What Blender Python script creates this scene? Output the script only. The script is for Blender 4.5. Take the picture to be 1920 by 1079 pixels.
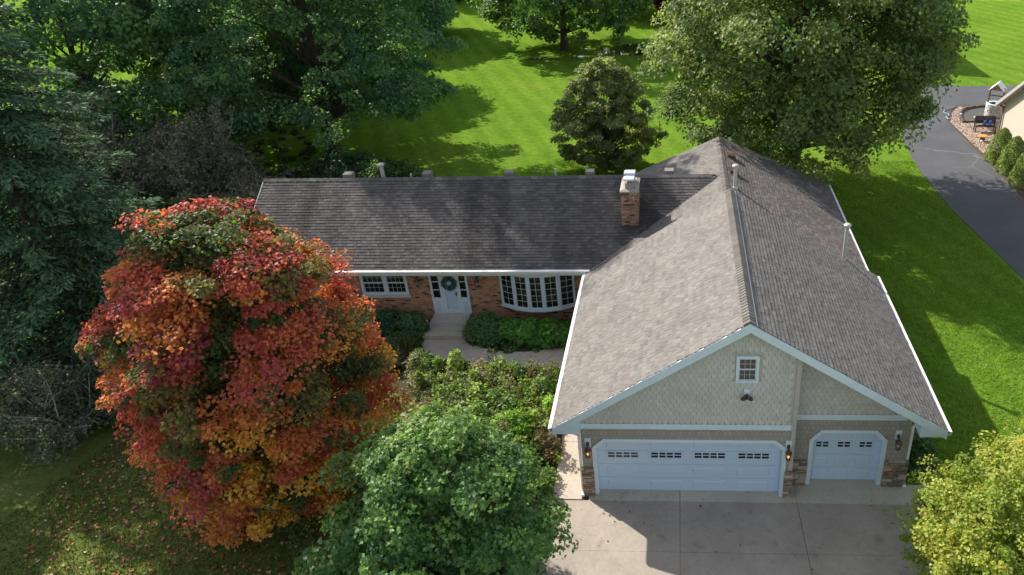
import bpy, math, random
import numpy as np
from mathutils import Vector, Matrix
R = math.radians
rng = np.random.default_rng(7)
random.seed(7)
for o in list(bpy.data.objects): bpy.data.objects.remove(o)
S = bpy.context.scene
COL = S.collection

# ------------------------------------------------------------------ camera
cam = bpy.data.cameras.new('camera'); co = bpy.data.objects.new('camera', cam); COL.objects.link(co)
S.camera = co
S.render.resolution_x, S.render.resolution_y = 1024, 575
PITCH, YAW, ROLL = R(29.919), R(3.796), R(2.026)
cy, sy, cp, sp, cr, sr = math.cos(YAW), math.sin(YAW), math.cos(PITCH), math.sin(PITCH), math.cos(ROLL), math.sin(ROLL)
r0 = Vector((cy, sy, 0)); f0 = Vector((-sy, cy, 0))
fwd = f0*cp + Vector((0, 0, -sp)); dn = -f0*sp + Vector((0, 0, -cp))
rt = r0*cr + dn*sr; dn2 = -r0*sr + dn*cr
M = Matrix(((rt.x, -dn2.x, -fwd.x, 2.461), (rt.y, -dn2.y, -fwd.y, -17.128), (rt.z, -dn2.z, -fwd.z, 17.104), (0, 0, 0, 1)))
co.matrix_world = M
cam.sensor_width = 36; cam.lens = 1431.6/1920*36
cam.shift_x = (960-1191.16)/1920; cam.shift_y = 0
cam.clip_start = .5; cam.clip_end = 1500

# ------------------------------------------------------------------ light
SUN = Vector((-1.064, .90, 1.0)).normalized()          # towards the sun
w = bpy.data.worlds.new('World'); S.world = w; w.use_nodes = True
nt = w.node_tree; bg = nt.nodes['Background']
sk = nt.nodes.new('ShaderNodeTexSky'); sk.sky_type = 'NISHITA'; sk.sun_disc = False
sk.sun_elevation = math.asin(SUN.z); sk.sun_rotation = math.atan2(SUN.x, SUN.y)
sk.air_density = 1.0; sk.dust_density = 1.2; sk.ozone_density = 1.0
hs = nt.nodes.new('ShaderNodeHueSaturation'); hs.inputs['Saturation'].default_value = .5       # thin bright cloud over the blue
nt.links.new(sk.outputs[0], hs.inputs['Color']); nt.links.new(hs.outputs[0], bg.inputs[0]); bg.inputs[1].default_value = .128
sl = bpy.data.lights.new('sun', 'SUN'); sl.energy = 4.6; sl.angle = R(.6); sl.color = (1, .93, .82)
so = bpy.data.objects.new('sun', sl); COL.objects.link(so)
so.rotation_euler = SUN.to_track_quat('Z', 'Y').to_euler()
S.view_settings.view_transform = 'Standard'; S.view_settings.look = 'None'
S.view_settings.exposure = 0.84; S.view_settings.gamma = 1
S.render.engine = 'CYCLES'
S.cycles.max_bounces = 6; S.cycles.diffuse_bounces = 3; S.cycles.transparent_max_bounces = 8

# ------------------------------------------------------------------ materials
MATS = {}
def mat(name):
    m = bpy.data.materials.new(name); m.use_nodes = True; MATS[name] = m
    return m, m.node_tree, m.node_tree.nodes['Principled BSDF']
def lk(t, a, b): t.links.new(a, b)
def node(t, kind, **kw):
    n = t.nodes.new(kind)
    for k, v in kw.items(): setattr(n, k, v)
    return n
def noise(t, scale, detail=4, rough=.6, vec=None, dim='3D'):
    n = node(t, 'ShaderNodeTexNoise'); n.inputs['Scale'].default_value = scale; n.inputs['Detail'].default_value = detail; n.inputs['Roughness'].default_value = rough
    if vec is not None: lk(t, vec, n.inputs['Vector'])
    return n
def ramp(t, fac, stops, interp='LINEAR'):
    r = node(t, 'ShaderNodeValToRGB'); e = r.color_ramp; e.interpolation = interp
    while len(e.elements) < len(stops): e.elements.new(.5)
    for k, (p, c) in enumerate(stops): e.elements[k].position = p; e.elements[k].color = (*c, 1) if len(c) == 3 else c
    lk(t, fac, r.inputs[0]); return r
def mixc(t, fac, a, b, mode='MIX'):
    m = node(t, 'ShaderNodeMix', data_type='RGBA', blend_type=mode)
    for s, v in ((m.inputs[0], fac), (m.inputs[6], a), (m.inputs[7], b)):
        if hasattr(v, 'links'): lk(t, v, s)
        else: s.default_value = v if isinstance(v, (int, float)) else (*v, 1) if len(v) == 3 else v
    return m.outputs[2]
def bump(t, b, h, strength=.3, dist=.02):
    n = node(t, 'ShaderNodeBump'); n.inputs['Strength'].default_value = strength; n.inputs['Distance'].default_value = dist
    lk(t, h, n.inputs['Height']); lk(t, n.outputs[0], b.inputs['Normal']); return n
def pos(t):
    return node(t, 'ShaderNodeNewGeometry').outputs['Position']
def plain(name, c, rough=.6, var=.12, scale=6, spec=.4, metal=0, bmp=0):
    m, t, b = mat(name)
    n = noise(t, scale, 5, .65, pos(t))
    col = ramp(t, n.outputs['Fac'], [(.25, [x*(1-var) for x in c]), (.75, [min(1, x*(1+var)) for x in c])])
    lk(t, col.outputs[0], b.inputs['Base Color'])
    b.inputs['Roughness'].default_value = rough; b.inputs['Specular IOR Level'].default_value = spec; b.inputs['Metallic'].default_value = metal
    if bmp:
        n2 = noise(t, scale*6, 4, .7, pos(t)); bump(t, b, n2.outputs['Fac'], bmp, .01)
    return m
def attr_mat(name, rough=.85, spec=.25, grain=60, var=.25, streak=None):
    """colour comes from the pieces themselves (Col attribute), plus grain"""
    m, t, b = mat(name)
    a = node(t, 'ShaderNodeAttribute', attribute_name='Col')
    n = noise(t, grain, 3, .7, pos(t))
    g = ramp(t, n.outputs['Fac'], [(.3, (1-var,)*3), (.7, (1+var,)*3)])
    c = mixc(t, 1, a.outputs['Color'], g.outputs[0], 'MULTIPLY')
    if streak:
        n3 = noise(t, streak[0], 5, .6, pos(t)); g3 = ramp(t, n3.outputs['Fac'], [(.35, streak[1]), (.65, (1, 1, 1))])
        c = mixc(t, 1, c, g3.outputs[0], 'MULTIPLY')
    lk(t, c, b.inputs['Base Color']); b.inputs['Roughness'].default_value = rough; b.inputs['Specular IOR Level'].default_value = spec
    bump(t, b, n.outputs['Fac'], .4, .01)
    return m
def leaf_mat(name, trans=.3, rough=.45, spec=.35):
    m, t, b = mat(name)
    a = node(t, 'ShaderNodeAttribute', attribute_name='Col')
    lk(t, a.outputs['Color'], b.inputs['Base Color']); b.inputs['Roughness'].default_value = rough; b.inputs['Specular IOR Level'].default_value = spec
    tr = node(t, 'ShaderNodeBsdfTranslucent')
    c = mixc(t, 1, a.outputs['Color'], (1.25, 1.3, .6), 'MULTIPLY'); lk(t, c, tr.inputs[0])
    mx = node(t, 'ShaderNodeMixShader'); mx.inputs[0].default_value = trans
    lk(t, b.outputs[0], mx.inputs[1]); lk(t, tr.outputs[0], mx.inputs[2]); lk(t, mx.outputs[0], t.nodes['Material Output'].inputs[0])
    return m
leaf_mat('leaf', .48, .5, .3); leaf_mat('leaf_gloss', .42, .5, .35); leaf_mat('needle', .15, .75, .1)
plain('bark', (.075, .06, .048), .9, .35, 9, .2, bmp=.8)
plain('twig', (.36, .31, .27), .9, .25, 5, .2)
plain('white_paint', (.58, .68, .76), .45, .05, 3, .4)
plain('white_gutter', (.8, .8, .8), .4, .05, 3, .5)
plain('garage_white', (.50, .62, .76), .4, .025, 2, .4)
plain('trim_tan', (.42, .40, .36), .7, .08, 6)
plain('soffit', (.6, .61, .62), .6, .04, 4)
plain('dark_metal', (.03, .028, .026), .45, .2, 20, .5)
plain('bronze', (.06, .04, .03), .5, .2, 20, .5)
plain('pipe_metal', (.47, .45, .42), .5, .12, 8, .5, .25)
plain('gravel', (.10, .097, .095), .95, .4, 40, .1, bmp=.6)
plain('vent_grey', (.2, .18, .165), .8, .1, 8)
plain('galv_cap', (.62, .65, .68), .32, .08, 8, .5, .6)
plain('clay', (.33, .27, .21), .8, .15, 12)
plain('mortar_cap', (.34, .31, .27), .9, .2, 8, .2, bmp=.5)
plain('mortar', (.26, .22, .18), .95, .15, 20, .1)
plain('flashing', (.09, .045, .035), .6, .2, 8)
plain('interior', (.02, .02, .022), .9, .1, 3)
plain('curtain', (.42, .40, .36), .9, .1, 9)
plain('wood_dark', (.07, .05, .04), .7, .25, 12)
plain('wood_tan', (.30, .19, .11), .75, .25, 10)
plain('limestone', (.50, .48, .44), .85, .12, 7, .2, bmp=.3)
plain('neighbour_siding', (.50, .44, .375), .65, .05, 4)
plain('brown_trim', (.16, .12, .095), .6, .1, 5)
plain('hose_teal', (.30, .45, .48), .4, .1, 8)
plain('blue_glaze', (.05, .1, .38), .3, .2, 8)
plain('amber_wood', (.55, .28, .07), .6, .15, 9)
plain('foundation', (.30, .29, .27), .9, .15, 8, .2, bmp=.4)
attr_mat('shingle', .92, .18, 120, .22, (.9, (.82, .82, .82)))
attr_mat('scale_shingle', .75, .25, 50, .08, (1.2, (.9, .9, .88)))
attr_mat('stone', .85, .3, 25, .3)
attr_mat('brick_piece', .9, .2, 60, .25)
attr_mat('litter', .8, .2, 60, .1)
# glass: dark, mirror-like from outside
m, t, b = mat('window_glass'); b.inputs['Base Color'].default_value = (.012, .014, .016, 1); b.inputs['Roughness'].default_value = .04; b.inputs['Specular IOR Level'].default_value = .8
m, t, b = mat('lamp_glass'); b.inputs['Base Color'].default_value = (.35, .3, .22, 1); b.inputs['Roughness'].default_value = .1; b.inputs['Alpha'].default_value = .35
m, t, b = mat('bulb_on'); b.inputs['Base Color'].default_value = (1, .5, .15, 1); b.inputs['Emission Color'].default_value = (1, .45, .1, 1); b.inputs['Emission Strength'].default_value = 1.3
m, t, b = mat('bulb_off'); b.inputs['Base Color'].default_value = (.7, .68, .6, 1)
m, t, b = mat('water'); b.inputs['Base Color'].default_value = (.03, .035, .02, 1); b.inputs['Roughness'].default_value = .02; b.inputs['Specular IOR Level'].default_value = .9
n = noise(t, 3, 3, .5, pos(t)); bump(t, b, n.outputs['Fac'], .05, .02)
# brick walls
m, t, b = mat('brick_wall')
sx = node(t, 'ShaderNodeSeparateXYZ'); lk(t, pos(t), sx.inputs[0]); ad = node(t, 'ShaderNodeMath', operation='ADD'); lk(t, sx.outputs[0], ad.inputs[0]); lk(t, sx.outputs[1], ad.inputs[1])
cx = node(t, 'ShaderNodeCombineXYZ'); lk(t, ad.outputs[0], cx.inputs[0]); lk(t, sx.outputs[2], cx.inputs[1])
br = node(t, 'ShaderNodeTexBrick'); lk(t, cx.outputs[0], br.inputs['Vector']); br.inputs['Scale'].default_value = 1; br.inputs['Brick Width'].default_value = .21; br.inputs['Row Height'].default_value = .075; br.inputs['Mortar Size'].default_value = .007; br.inputs['Bias'].default_value = 0
br.inputs['Color1'].default_value = (0, 0, 0, 1); br.inputs['Color2'].default_value = (1, 1, 1, 1); br.inputs['Mortar'].default_value = (.5, .5, .5, 1)
bc = ramp(t, br.outputs['Color'], [(0, (.03, .024, .022)), (.1, (.07, .045, .035)), (.16, (.34, .16, .085)), (.55, (.45, .225, .125)), (1, (.52, .29, .175))])
bm = mixc(t, br.outputs['Fac'], bc.outputs[0], (.32, .25, .19)); n = noise(t, 14, 4, .7, pos(t)); gg = ramp(t, n.outputs['Fac'], [(.3, (.75,)*3), (.7, (1.15,)*3)])
lk(t, mixc(t, 1, bm, gg.outputs[0], 'MULTIPLY'), b.inputs['Base Color']); b.inputs['Roughness'].default_value = .9
iv = node(t, 'ShaderNodeMath', operation='SUBTRACT'); iv.inputs[0].default_value = 1; lk(t, br.outputs['Fac'], iv.inputs[1]); bump(t, b, iv.outputs[0], .6, .01)
# cedar-look siding courses, faint vertical joints
m, t, b = mat('siding')
sx = node(t, 'ShaderNodeSeparateXYZ'); lk(t, pos(t), sx.inputs[0]); ad = node(t, 'ShaderNodeMath', operation='ADD'); lk(t, sx.outputs[0], ad.inputs[0]); lk(t, sx.outputs[1], ad.inputs[1])
cx = node(t, 'ShaderNodeCombineXYZ'); lk(t, ad.outputs[0], cx.inputs[0]); lk(t, sx.outputs[2], cx.inputs[1])
br = node(t, 'ShaderNodeTexBrick'); lk(t, cx.outputs[0], br.inputs['Vector']); br.inputs['Scale'].default_value = 1; br.inputs['Brick Width'].default_value = .128; br.inputs['Row Height'].default_value = .18; br.inputs['Mortar Size'].default_value = .005
br.inputs['Color1'].default_value = (.29, .265, .225, 1); br.inputs['Color2'].default_value = (.335, .31, .27, 1); br.inputs['Mortar'].default_value = (.17, .155, .13, 1)
lk(t, br.outputs['Color'], b.inputs['Base Color']); b.inputs['Roughness'].default_value = .75
# concrete
def concrete(name, c, stain=.5):
    m, t, b = mat(name)
    p = pos(t); n1 = noise(t, .55, 6, .65, p); n2 = noise(t, 9, 5, .7, p); n3 = noise(t, 90, 2, .6, p)
    a = ramp(t, n1.outputs['Fac'], [(.3, [x*.82 for x in c]), (.7, [x*1.1 for x in c])])
    g2 = ramp(t, n2.outputs['Fac'], [(.3, (.9,)*3), (.62, (1.05,)*3)]); c2 = mixc(t, 1, a.outputs[0], g2.outputs[0], 'MULTIPLY')
    n4 = noise(t, 1.9, 7, .72, p); st = ramp(t, n4.outputs['Fac'], [(.57, (0, 0, 0)), (.70, (stain,)*3)])
    c3 = mixc(t, st.outputs[0], c2, [x*.35 for x in c])
    vo = node(t, 'ShaderNodeTexVoronoi'); vo.inputs['Scale'].default_value = .7; wq = mixc(t, .12, p, n2.outputs['Color'], 'ADD'); lk(t, wq, vo.inputs['Vector']); sp_ = ramp(t, vo.outputs['Distance'], [(.03, (.5,)*3), (.16, (0, 0, 0))]); nm = noise(t, .4, 2, .5, p); rm = ramp(t, nm.outputs['Fac'], [(.48, (0, 0, 0)), (.58, (1, 1, 1))]); sq = mixc(t, 1, sp_.outputs[0], rm.outputs[0], 'MULTIPLY'); c3 = mixc(t, sq, c3, [x*.3 for x in c])
    g3 = ramp(t, n3.outputs['Fac'], [(.3, (.93,)*3), (.7, (1.07,)*3)])
    lk(t, mixc(t, 1, c3, g3.outputs[0], 'MULTIPLY'), b.inputs['Base Color']); b.inputs['Roughness'].default_value = .9; b.inputs['Specular IOR Level'].default_value = .25
    bump(t, b, n3.outputs['Fac'], .25, .004)
concrete('concrete', (.365, .318, .27)); concrete('walk_concrete', (.47, .41, .35), .35); concrete('old_slab', (.50, .46, .37), .5)
# asphalt with pale sealed cracks
m, t, b = mat('asphalt')
p = pos(t); n1 = noise(t, .35, 6, .65, p); n2 = noise(t, 70, 3, .7, p)
a = ramp(t, n1.outputs['Fac'], [(.3, (.055, .058, .066)), (.7, (.085, .088, .098))])
g = ramp(t, n2.outputs['Fac'], [(.3, (.75,)*3), (.7, (1.25,)*3)]); c = mixc(t, 1, a.outputs[0], g.outputs[0], 'MULTIPLY')
wn = noise(t, .8, 3, .6, p); v = node(t, 'ShaderNodeTexVoronoi', feature='DISTANCE_TO_EDGE'); v.inputs['Scale'].default_value = .22
wv = mixc(t, 1.0, p, wn.outputs['Color'], 'ADD'); lk(t, wv, v.inputs['Vector'])
cr_ = ramp(t, v.outputs['Distance'], [(0, (1, 1, 1)), (.012, (0, 0, 0))]); mk = noise(t, .16, 2, .5, p); mr = ramp(t, mk.outputs['Fac'], [(.56, (0, 0, 0)), (.62, (.3, .3, .3))])
ml = mixc(t, 1, cr_.outputs[0], mr.outputs[0], 'MULTIPLY')
lk(t, mixc(t, ml, c, (.3, .3, .31)), b.inputs['Base Color']); b.inputs['Roughness'].default_value = .8; bump(t, b, n2.outputs['Fac'], .4, .006)
# lawn: blades, clover patches, mowing lines
m, t, b = mat('lawn')
p = pos(t); n1 = noise(t, .12, 5, .6, p); n2 = noise(t, 2.2, 6, .75, p); n3 = noise(t, 30, 3, .8, p)
a = ramp(t, n1.outputs['Fac'], [(.3, (.115, .22, .024)), (.5, (.14, .25, .028)), (.7, (.18, .27, .038))])
g2 = ramp(t, n2.outputs['Fac'], [(.25, (.6, .64, .58)), (.75, (1.3, 1.26, 1.3))]); c = mixc(t, 1, a.outputs[0], g2.outputs[0], 'MULTIPLY')
g3 = ramp(t, n3.outputs['Fac'], [(.25, (.55, .58, .5)), (.75, (1.4, 1.38, 1.4))]); c = mixc(t, 1, c, g3.outputs[0], 'MULTIPLY')
mp = node(t, 'ShaderNodeMapping'); mp.inputs['Rotation'].default_value = (0, 0, R(-24)); lk(t, p, mp.inputs[0])
wv = node(t, 'ShaderNodeTexWave'); wv.inputs['Scale'].default_value = .19; wv.inputs['Distortion'].default_value = 1.4; wv.inputs['Detail'].default_value = 2; lk(t, mp.outputs[0], wv.inputs[0])
g4 = ramp(t, wv.outputs['Fac'], [(.2, (.91, .925, .9)), (.8, (1.07, 1.06, 1.07))]); c = mixc(t, 1, c, g4.outputs[0], 'MULTIPLY')
nd = noise(t, .45, 6, .75, p); rd = ramp(t, nd.outputs['Fac'], [(.55, (0, 0, 0)), (.72, (.45,)*3)]); c = mixc(t, rd.outputs[0], c, (.21, .215, .06))
lk(t, c, b.inputs['Base Color']); b.inputs['Roughness'].default_value = .9; b.inputs['Specular IOR Level'].default_value = .0
ma = node(t, 'ShaderNodeMath', operation='ADD'); lk(t, n2.outputs['Fac'], ma.inputs[0]); lk(t, n3.outputs['Fac'], ma.inputs[1]); bump(t, b, ma.outputs[0], .9, .05)
m, t, b = mat('dull_lawn')  # second lawn material with duller, less saturated greens
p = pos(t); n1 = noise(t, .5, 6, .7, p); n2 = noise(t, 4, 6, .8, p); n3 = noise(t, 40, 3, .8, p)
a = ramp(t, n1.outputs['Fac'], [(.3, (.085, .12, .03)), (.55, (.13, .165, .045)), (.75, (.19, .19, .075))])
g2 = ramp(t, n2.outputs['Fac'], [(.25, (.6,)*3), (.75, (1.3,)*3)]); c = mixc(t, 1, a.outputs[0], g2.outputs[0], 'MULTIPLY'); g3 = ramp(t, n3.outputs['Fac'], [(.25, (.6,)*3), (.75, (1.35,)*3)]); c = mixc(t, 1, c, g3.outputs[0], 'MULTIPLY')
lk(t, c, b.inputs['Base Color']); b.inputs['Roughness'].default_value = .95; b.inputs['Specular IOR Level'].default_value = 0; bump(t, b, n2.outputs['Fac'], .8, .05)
# soil / mulch
m, t, b = mat('mulch')
p = pos(t); n1 = noise(t, 14, 5, .8, p); a = ramp(t, n1.outputs['Fac'], [(.3, (.03, .02, .014)), (.55, (.09, .055, .038)), (.75, (.16, .10, .07))]); lk(t, a.outputs[0], b.inputs['Base Color']); b.inputs['Roughness'].default_value = .95; bump(t, b, n1.outputs['Fac'], .8, .03)
m, t, b = mat('soil')
p = pos(t); n1 = noise(t, 6, 6, .8, p); a = ramp(t, n1.outputs['Fac'], [(.3, (.018, .02, .008)), (.55, (.04, .045, .014)), (.75, (.07, .06, .03))]); lk(t, a.outputs[0], b.inputs['Base Color']); b.inputs['Roughness'].default_value = .95; bump(t, b, n1.outputs['Fac'], .8, .05)

# ------------------------------------------------------------------ mesh helpers
def link(name, me, m=None, parent=None):
    o = bpy.data.objects.new(name, me); COL.objects.link(o)
    if m is not None and me is not None and not me.materials: me.materials.append(MATS[m])
    if parent is not None: o.parent = parent
    return o
def tag(o, label=None, cat=None, group=None, kind=None):
    if label: o['label'] = label
    if cat: o['category'] = cat
    if group: o['group'] = group
    if kind: o['kind'] = kind
    return o
def thing(name, label, cat, group=None, loc=(0, 0, 0), rz=0):
    o = bpy.data.objects.new(name, None); COL.objects.link(o); o.location = loc; o.rotation_euler.z = rz
    o.empty_display_size = .3
    return tag(o, label, cat, group)
class MB:
    def __init__(s): s.v = []; s.f = []; s.c = []; s.col = (1, 1, 1)
    def add(s, vs, fs):
        k = len(s.v); s.v += [tuple(x) for x in vs]; s.f += [tuple(i+k for i in f) for f in fs]; s.c += [s.col]*len(vs); return s
    def box(s, x0, x1, y0, y1, z0, z1):
        return s.add([(x0, y0, z0), (x1, y0, z0), (x1, y1, z0), (x0, y1, z0), (x0, y0, z1), (x1, y0, z1), (x1, y1, z1), (x0, y1, z1)],
                     [(0, 3, 2, 1), (4, 5, 6, 7), (0, 1, 5, 4), (1, 2, 6, 5), (2, 3, 7, 6), (3, 0, 4, 7)])
    def prism(s, poly, a0, a1, axis='y'):
        """poly in the plane across axis (x,z for y; y,z for x; x,y for z), extruded a0..a1"""
        f = {'y': lambda p, a: (p[0], a, p[1]), 'x': lambda p, a: (a, p[0], p[1]), 'z': lambda p, a: (p[0], p[1], a)}[axis]
        n = len(poly); vs = [f(p, a0) for p in poly]+[f(p, a1) for p in poly]
        return s.add(vs, [tuple(range(n)), tuple(range(2*n-1, n-1, -1))]+[(i, i+n, (i+1) % n+n, (i+1) % n) for i in range(n)])
    def hexa(s, lo, hi):
        return s.add(list(lo)+list(hi), [(0, 3, 2, 1), (4, 5, 6, 7), (0, 1, 5, 4), (1, 2, 6, 5), (2, 3, 7, 6), (3, 0, 4, 7)])
    def tube(s, pts, rad, n=6, cap=True):
        pts = [Vector(p) for p in pts]; rings = []
        for i, p in enumerate(pts):
            d = (pts[min(i+1, len(pts)-1)]-pts[max(i-1, 0)]).normalized()
            a = d.orthogonal().normalized() if i == 0 else (rings[-1][1]-d*rings[-1][1].dot(d)).normalized()
            rings.append((p, a, d.cross(a), rad[i] if hasattr(rad, '__len__') else rad))
        vs = []
        for p, a, b_, r_ in rings:
            for k in range(n):
                q = 2*math.pi*k/n; vs.append(p+a*(r_*math.cos(q))+b_*(r_*math.sin(q)))
        fs = [(i*n+k, i*n+(k+1) % n, (i+1)*n+(k+1) % n, (i+1)*n+k) for i in range(len(pts)-1) for k in range(n)]
        if cap: fs += [tuple(range(n-1, -1, -1)), tuple(range((len(pts)-1)*n, len(pts)*n))]
        return s.add(vs, fs)
    def lathe(s, prof, n=16, c=(0, 0, 0)):
        vs = [(c[0]+r_*math.cos(2*math.pi*k/n), c[1]+r_*math.sin(2*math.pi*k/n), c[2]+z) for r_, z in prof for k in range(n)]
        fs = [(i*n+k, i*n+(k+1) % n, (i+1)*n+(k+1) % n, (i+1)*n+k) for i in range(len(prof)-1) for k in range(n)]
        fs += [tuple(range(n-1, -1, -1)), tuple(range((len(prof)-1)*n, len(prof)*n))]
        return s.add(vs, fs)
    def mesh(s, name, m=None):
        me = bpy.data.meshes.new(name); me.from_pydata(s.v, [], s.f)
        a = me.color_attributes.new('Col', 'FLOAT_COLOR', 'POINT')
        a.data.foreach_set('color', np.array([(*c[:3], 1) for c in s.c], dtype=np.float32).ravel())
        if m: me.materials.append(MATS[m])
        me.update(); return me
    def build(s, name, m, parent=None): return link(name, s.mesh(name, m), None, parent)
def bx(name, m, parent, *a): return MB().box(*a).build(name, m, parent)
def np_mesh(name, V, F, C, m):
    """V (n,3); F (k,3|4) ints; C (n,3)"""
    me = bpy.data.meshes.new(name); n, k = len(V), F.shape[1]
    me.vertices.add(n); me.vertices.foreach_set('co', V.astype(np.float32).ravel())
    me.loops.add(F.size); me.loops.foreach_set('vertex_index', F.astype(np.int32).ravel())
    me.polygons.add(len(F)); me.polygons.foreach_set('loop_start', np.arange(0, F.size, k, dtype=np.int32))
    me.polygons.foreach_set('use_smooth', np.zeros(len(F), dtype=bool))
    me.update(calc_edges=True)
    a = me.color_attributes.new('Col', 'FLOAT_COLOR', 'POINT'); a.data.foreach_set('color', np.concatenate([C, np.ones((n, 1))], 1).astype(np.float32).ravel())
    me.materials.append(MATS[m]); me.validate(); return me
# ================================================================== THE SETTING
def sheet(name, poly, z, m, parent=None):
    me = MB().prism(poly, z-.06, z, 'z').mesh(name, m); return link(name, me, None, parent)
gx = np.concatenate([np.linspace(-420, -60, 9), np.linspace(-50, 60, 45), np.linspace(75, 420, 9)])
gy = np.concatenate([np.linspace(-120, -30, 5), np.linspace(-24, 110, 54), np.linspace(130, 700, 10)])
GX, GY = np.meshgrid(gx, gy, indexing='ij')
def gz(x, y):
    f = np.clip((y-20)/40, 0, 1)
    return f*(.05*np.sin(x*.11+1)*np.cos(y*.09)-.03)
V = np.stack([GX, GY, gz(GX, GY)], -1).reshape(-1, 3); ny = len(gy)
F = np.array([(i*ny+j, (i+1)*ny+j, (i+1)*ny+j+1, i*ny+j+1) for i in range(len(gx)-1) for j in range(ny-1)])
tag(link('lawn', np_mesh('lawn', V, F, np.ones((len(V), 3)), 'lawn')), 'mown green lawn around the houses', kind='structure')

tag(sheet('front_lawn', [(-60, -40), (-1.45, -40), (-1.45, -8), (-4, -8), (-5.4, .5), (-6.2, 3), (-7.2, 4.6), (-9, 5), (-12, 5.4), (-16, 5.6), (-24, 8), (-60, 10)], .006, 'dull_lawn'), 'dull front lawn around the red maple', kind='structure')
# concrete driveway, cut into slabs
drive = tag(bx('driveway', 'mulch', None, -1.42, 10.2, -9.5, -.2, -.1, .012), 'pale concrete driveway in front of the garage', kind='structure')
xs = [-1.42, 2.47, 5.95, 10.2]
def slab(parent, m, poly, z0, z1):
    c = np.mean(np.array(poly), 0); P = [tuple(c+(np.array(q)-c)*(1-.008/max(.3, np.linalg.norm(np.array(q)-c)))) for q in poly]
    return MB().prism(P, z0, z1, 'z').build('slab', m, parent)
for (y0, y1) in ((-9.5, -5.6), (-5.6, -2.32), (-2.32, -.42)):
    for k in range(3):
        dx = [0, .1*(-y1-.4)/2, .0][0]
        q = [(xs[k]+(0 if k != 2 else .12*(-y0-.4)/2*.35), y0), (xs[k+1]+(0 if k != 1 else .12*(-y0-.4)/2*.35), y0), (xs[k+1]+(0 if k != 1 else .12*(-y1-.4)/2*.35), y1), (xs[k]+(0 if k != 2 else .12*(-y1-.4)/2*.35), y1)]
        slab(drive, 'concrete', q, -.08, .03+.004*((k+int(y0)) % 2))
for x0, x1, y0 in ((-.3, 2.47, -.42), (2.47, 5.7, -.42)): slab(drive, 'old_slab', [(x0, y0), (x1, y0), (x1, .25), (x0, .25)], -.08, .036)
slab(drive, 'old_slab', [(5.7, -.42), (5.95, -.42), (5.95, .4), (5.7, .4)], -.08, .03)
slab(drive, 'old_slab', [(5.95, -.42), (10.2, -.42), (10.2, .4), (5.95, .4)], -.08, .026)
slab(drive, 'old_slab', [(6.3, .4), (8.62, .4), (8.62, .75), (6.3, .75)], -.08, .04)
# walkway along the garage, curving to the front step
walk = tag(bx('walkway', 'mulch', None, -1.5, -.5, -.3, 8.5, -.12, .008), 'curved pale concrete walk from driveway to front step', kind='structure')
inner = [(-.5, -.38), (-.5, 2.2), (-.5, 4.4), (-.5, 6.6), (-.75, 7.75), (-2.2, 7.72), (-3.6, 7.42), (-4.9, 7.5), (-6.1, 8.1)]
outer = [(-1.42, -.38), (-1.45, 2.2), (-1.5, 4.4), (-1.55, 6.0), (-1.9, 6.45), (-3.0, 6.38), (-4.4, 6.3), (-6.3, 6.75), (-7.85, 7.4)]
for k in range(8): slab(walk, 'walk_concrete', [outer[k], inner[k], inner[k+1], outer[k+1]], -.08, .03)
slab(walk, 'walk_concrete', [(-7.85, 7.4), (-6.1, 8.1), (-6.15, 8.35), (-7.9, 8.35)], -.08, .026)
# entry steps
steps = thing('entry_steps', 'pale concrete entry slab and stone step below the white front door', 'steps', loc=(-7, 8.8, 0))
for nm, m, a in (('landing', 'old_slab', (-.95, .85, -.52, .5, 0, .2)), ('step', 'limestone', (-.82, .72, .16, .66, .2, .4)), ('sill_step', 'limestone', (-.72, .8, .44, .68, .4, .56))): MB().box(*a).build(nm, m, steps)
# planting bed soil
tag(sheet('planting_bed', [(-11.6, 5.2), (-9, 5), (-7.2, 4.6), (-6.2, 3), (-5.4, .5), (-4.6, -3.5), (-4, -8), (-1.45, -8), (-1.45, 6.0), (-3, 6.3), (-6, 6.6), (-8, 7.5), (-8, 9.4), (-15, 9.4), (-15, 7)], .012, 'soil'), 'dark soil of the overgrown front garden bed', kind='structure')
tag(sheet('foundation_bed', [(-6.1, 8.2), (-4.9, 7.55), (-3.6, 7.48), (-2.2, 7.78), (-.45, 7.8), (-.45, 9.45), (-6.1, 9.45)], .012, 'soil'), 'soil bed below the bow window', kind='structure')
# neighbour asphalt drive
asph = [(17.8, 6), (17.72, 13.2), (16.9, 20.3), (16.7, 26), (17.1, 32.1), (19.3, 39), (20.6, 43.2), (21.8, 45.3), (24.9, 44.2), (28.4, 44.1), (44, 44.6), (44, 36), (27.2, 39.6), (24.4, 39.3), (22.8, 39.1), (21.6, 37.2), (21.05, 35.3), (21.05, 29), (21.05, 22.6), (21.6, 13), (22, 6)]
tag(sheet('asphalt_drive', asph, .02, 'asphalt'), "neighbour's dark asphalt drive right of the lawn", kind='structure')
tag(sheet('landscape_bed', [(21.08, 35.3), (21.65, 37.2), (22.85, 39.05), (24.4, 39.25), (27, 39.3), (27, 30), (23.3, 29), (23.2, 12), (21.5, 12), (21.1, 22.6), (21.1, 29)], .03, 'mulch'), 'mulched bed beside the asphalt drive', kind='structure')
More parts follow.
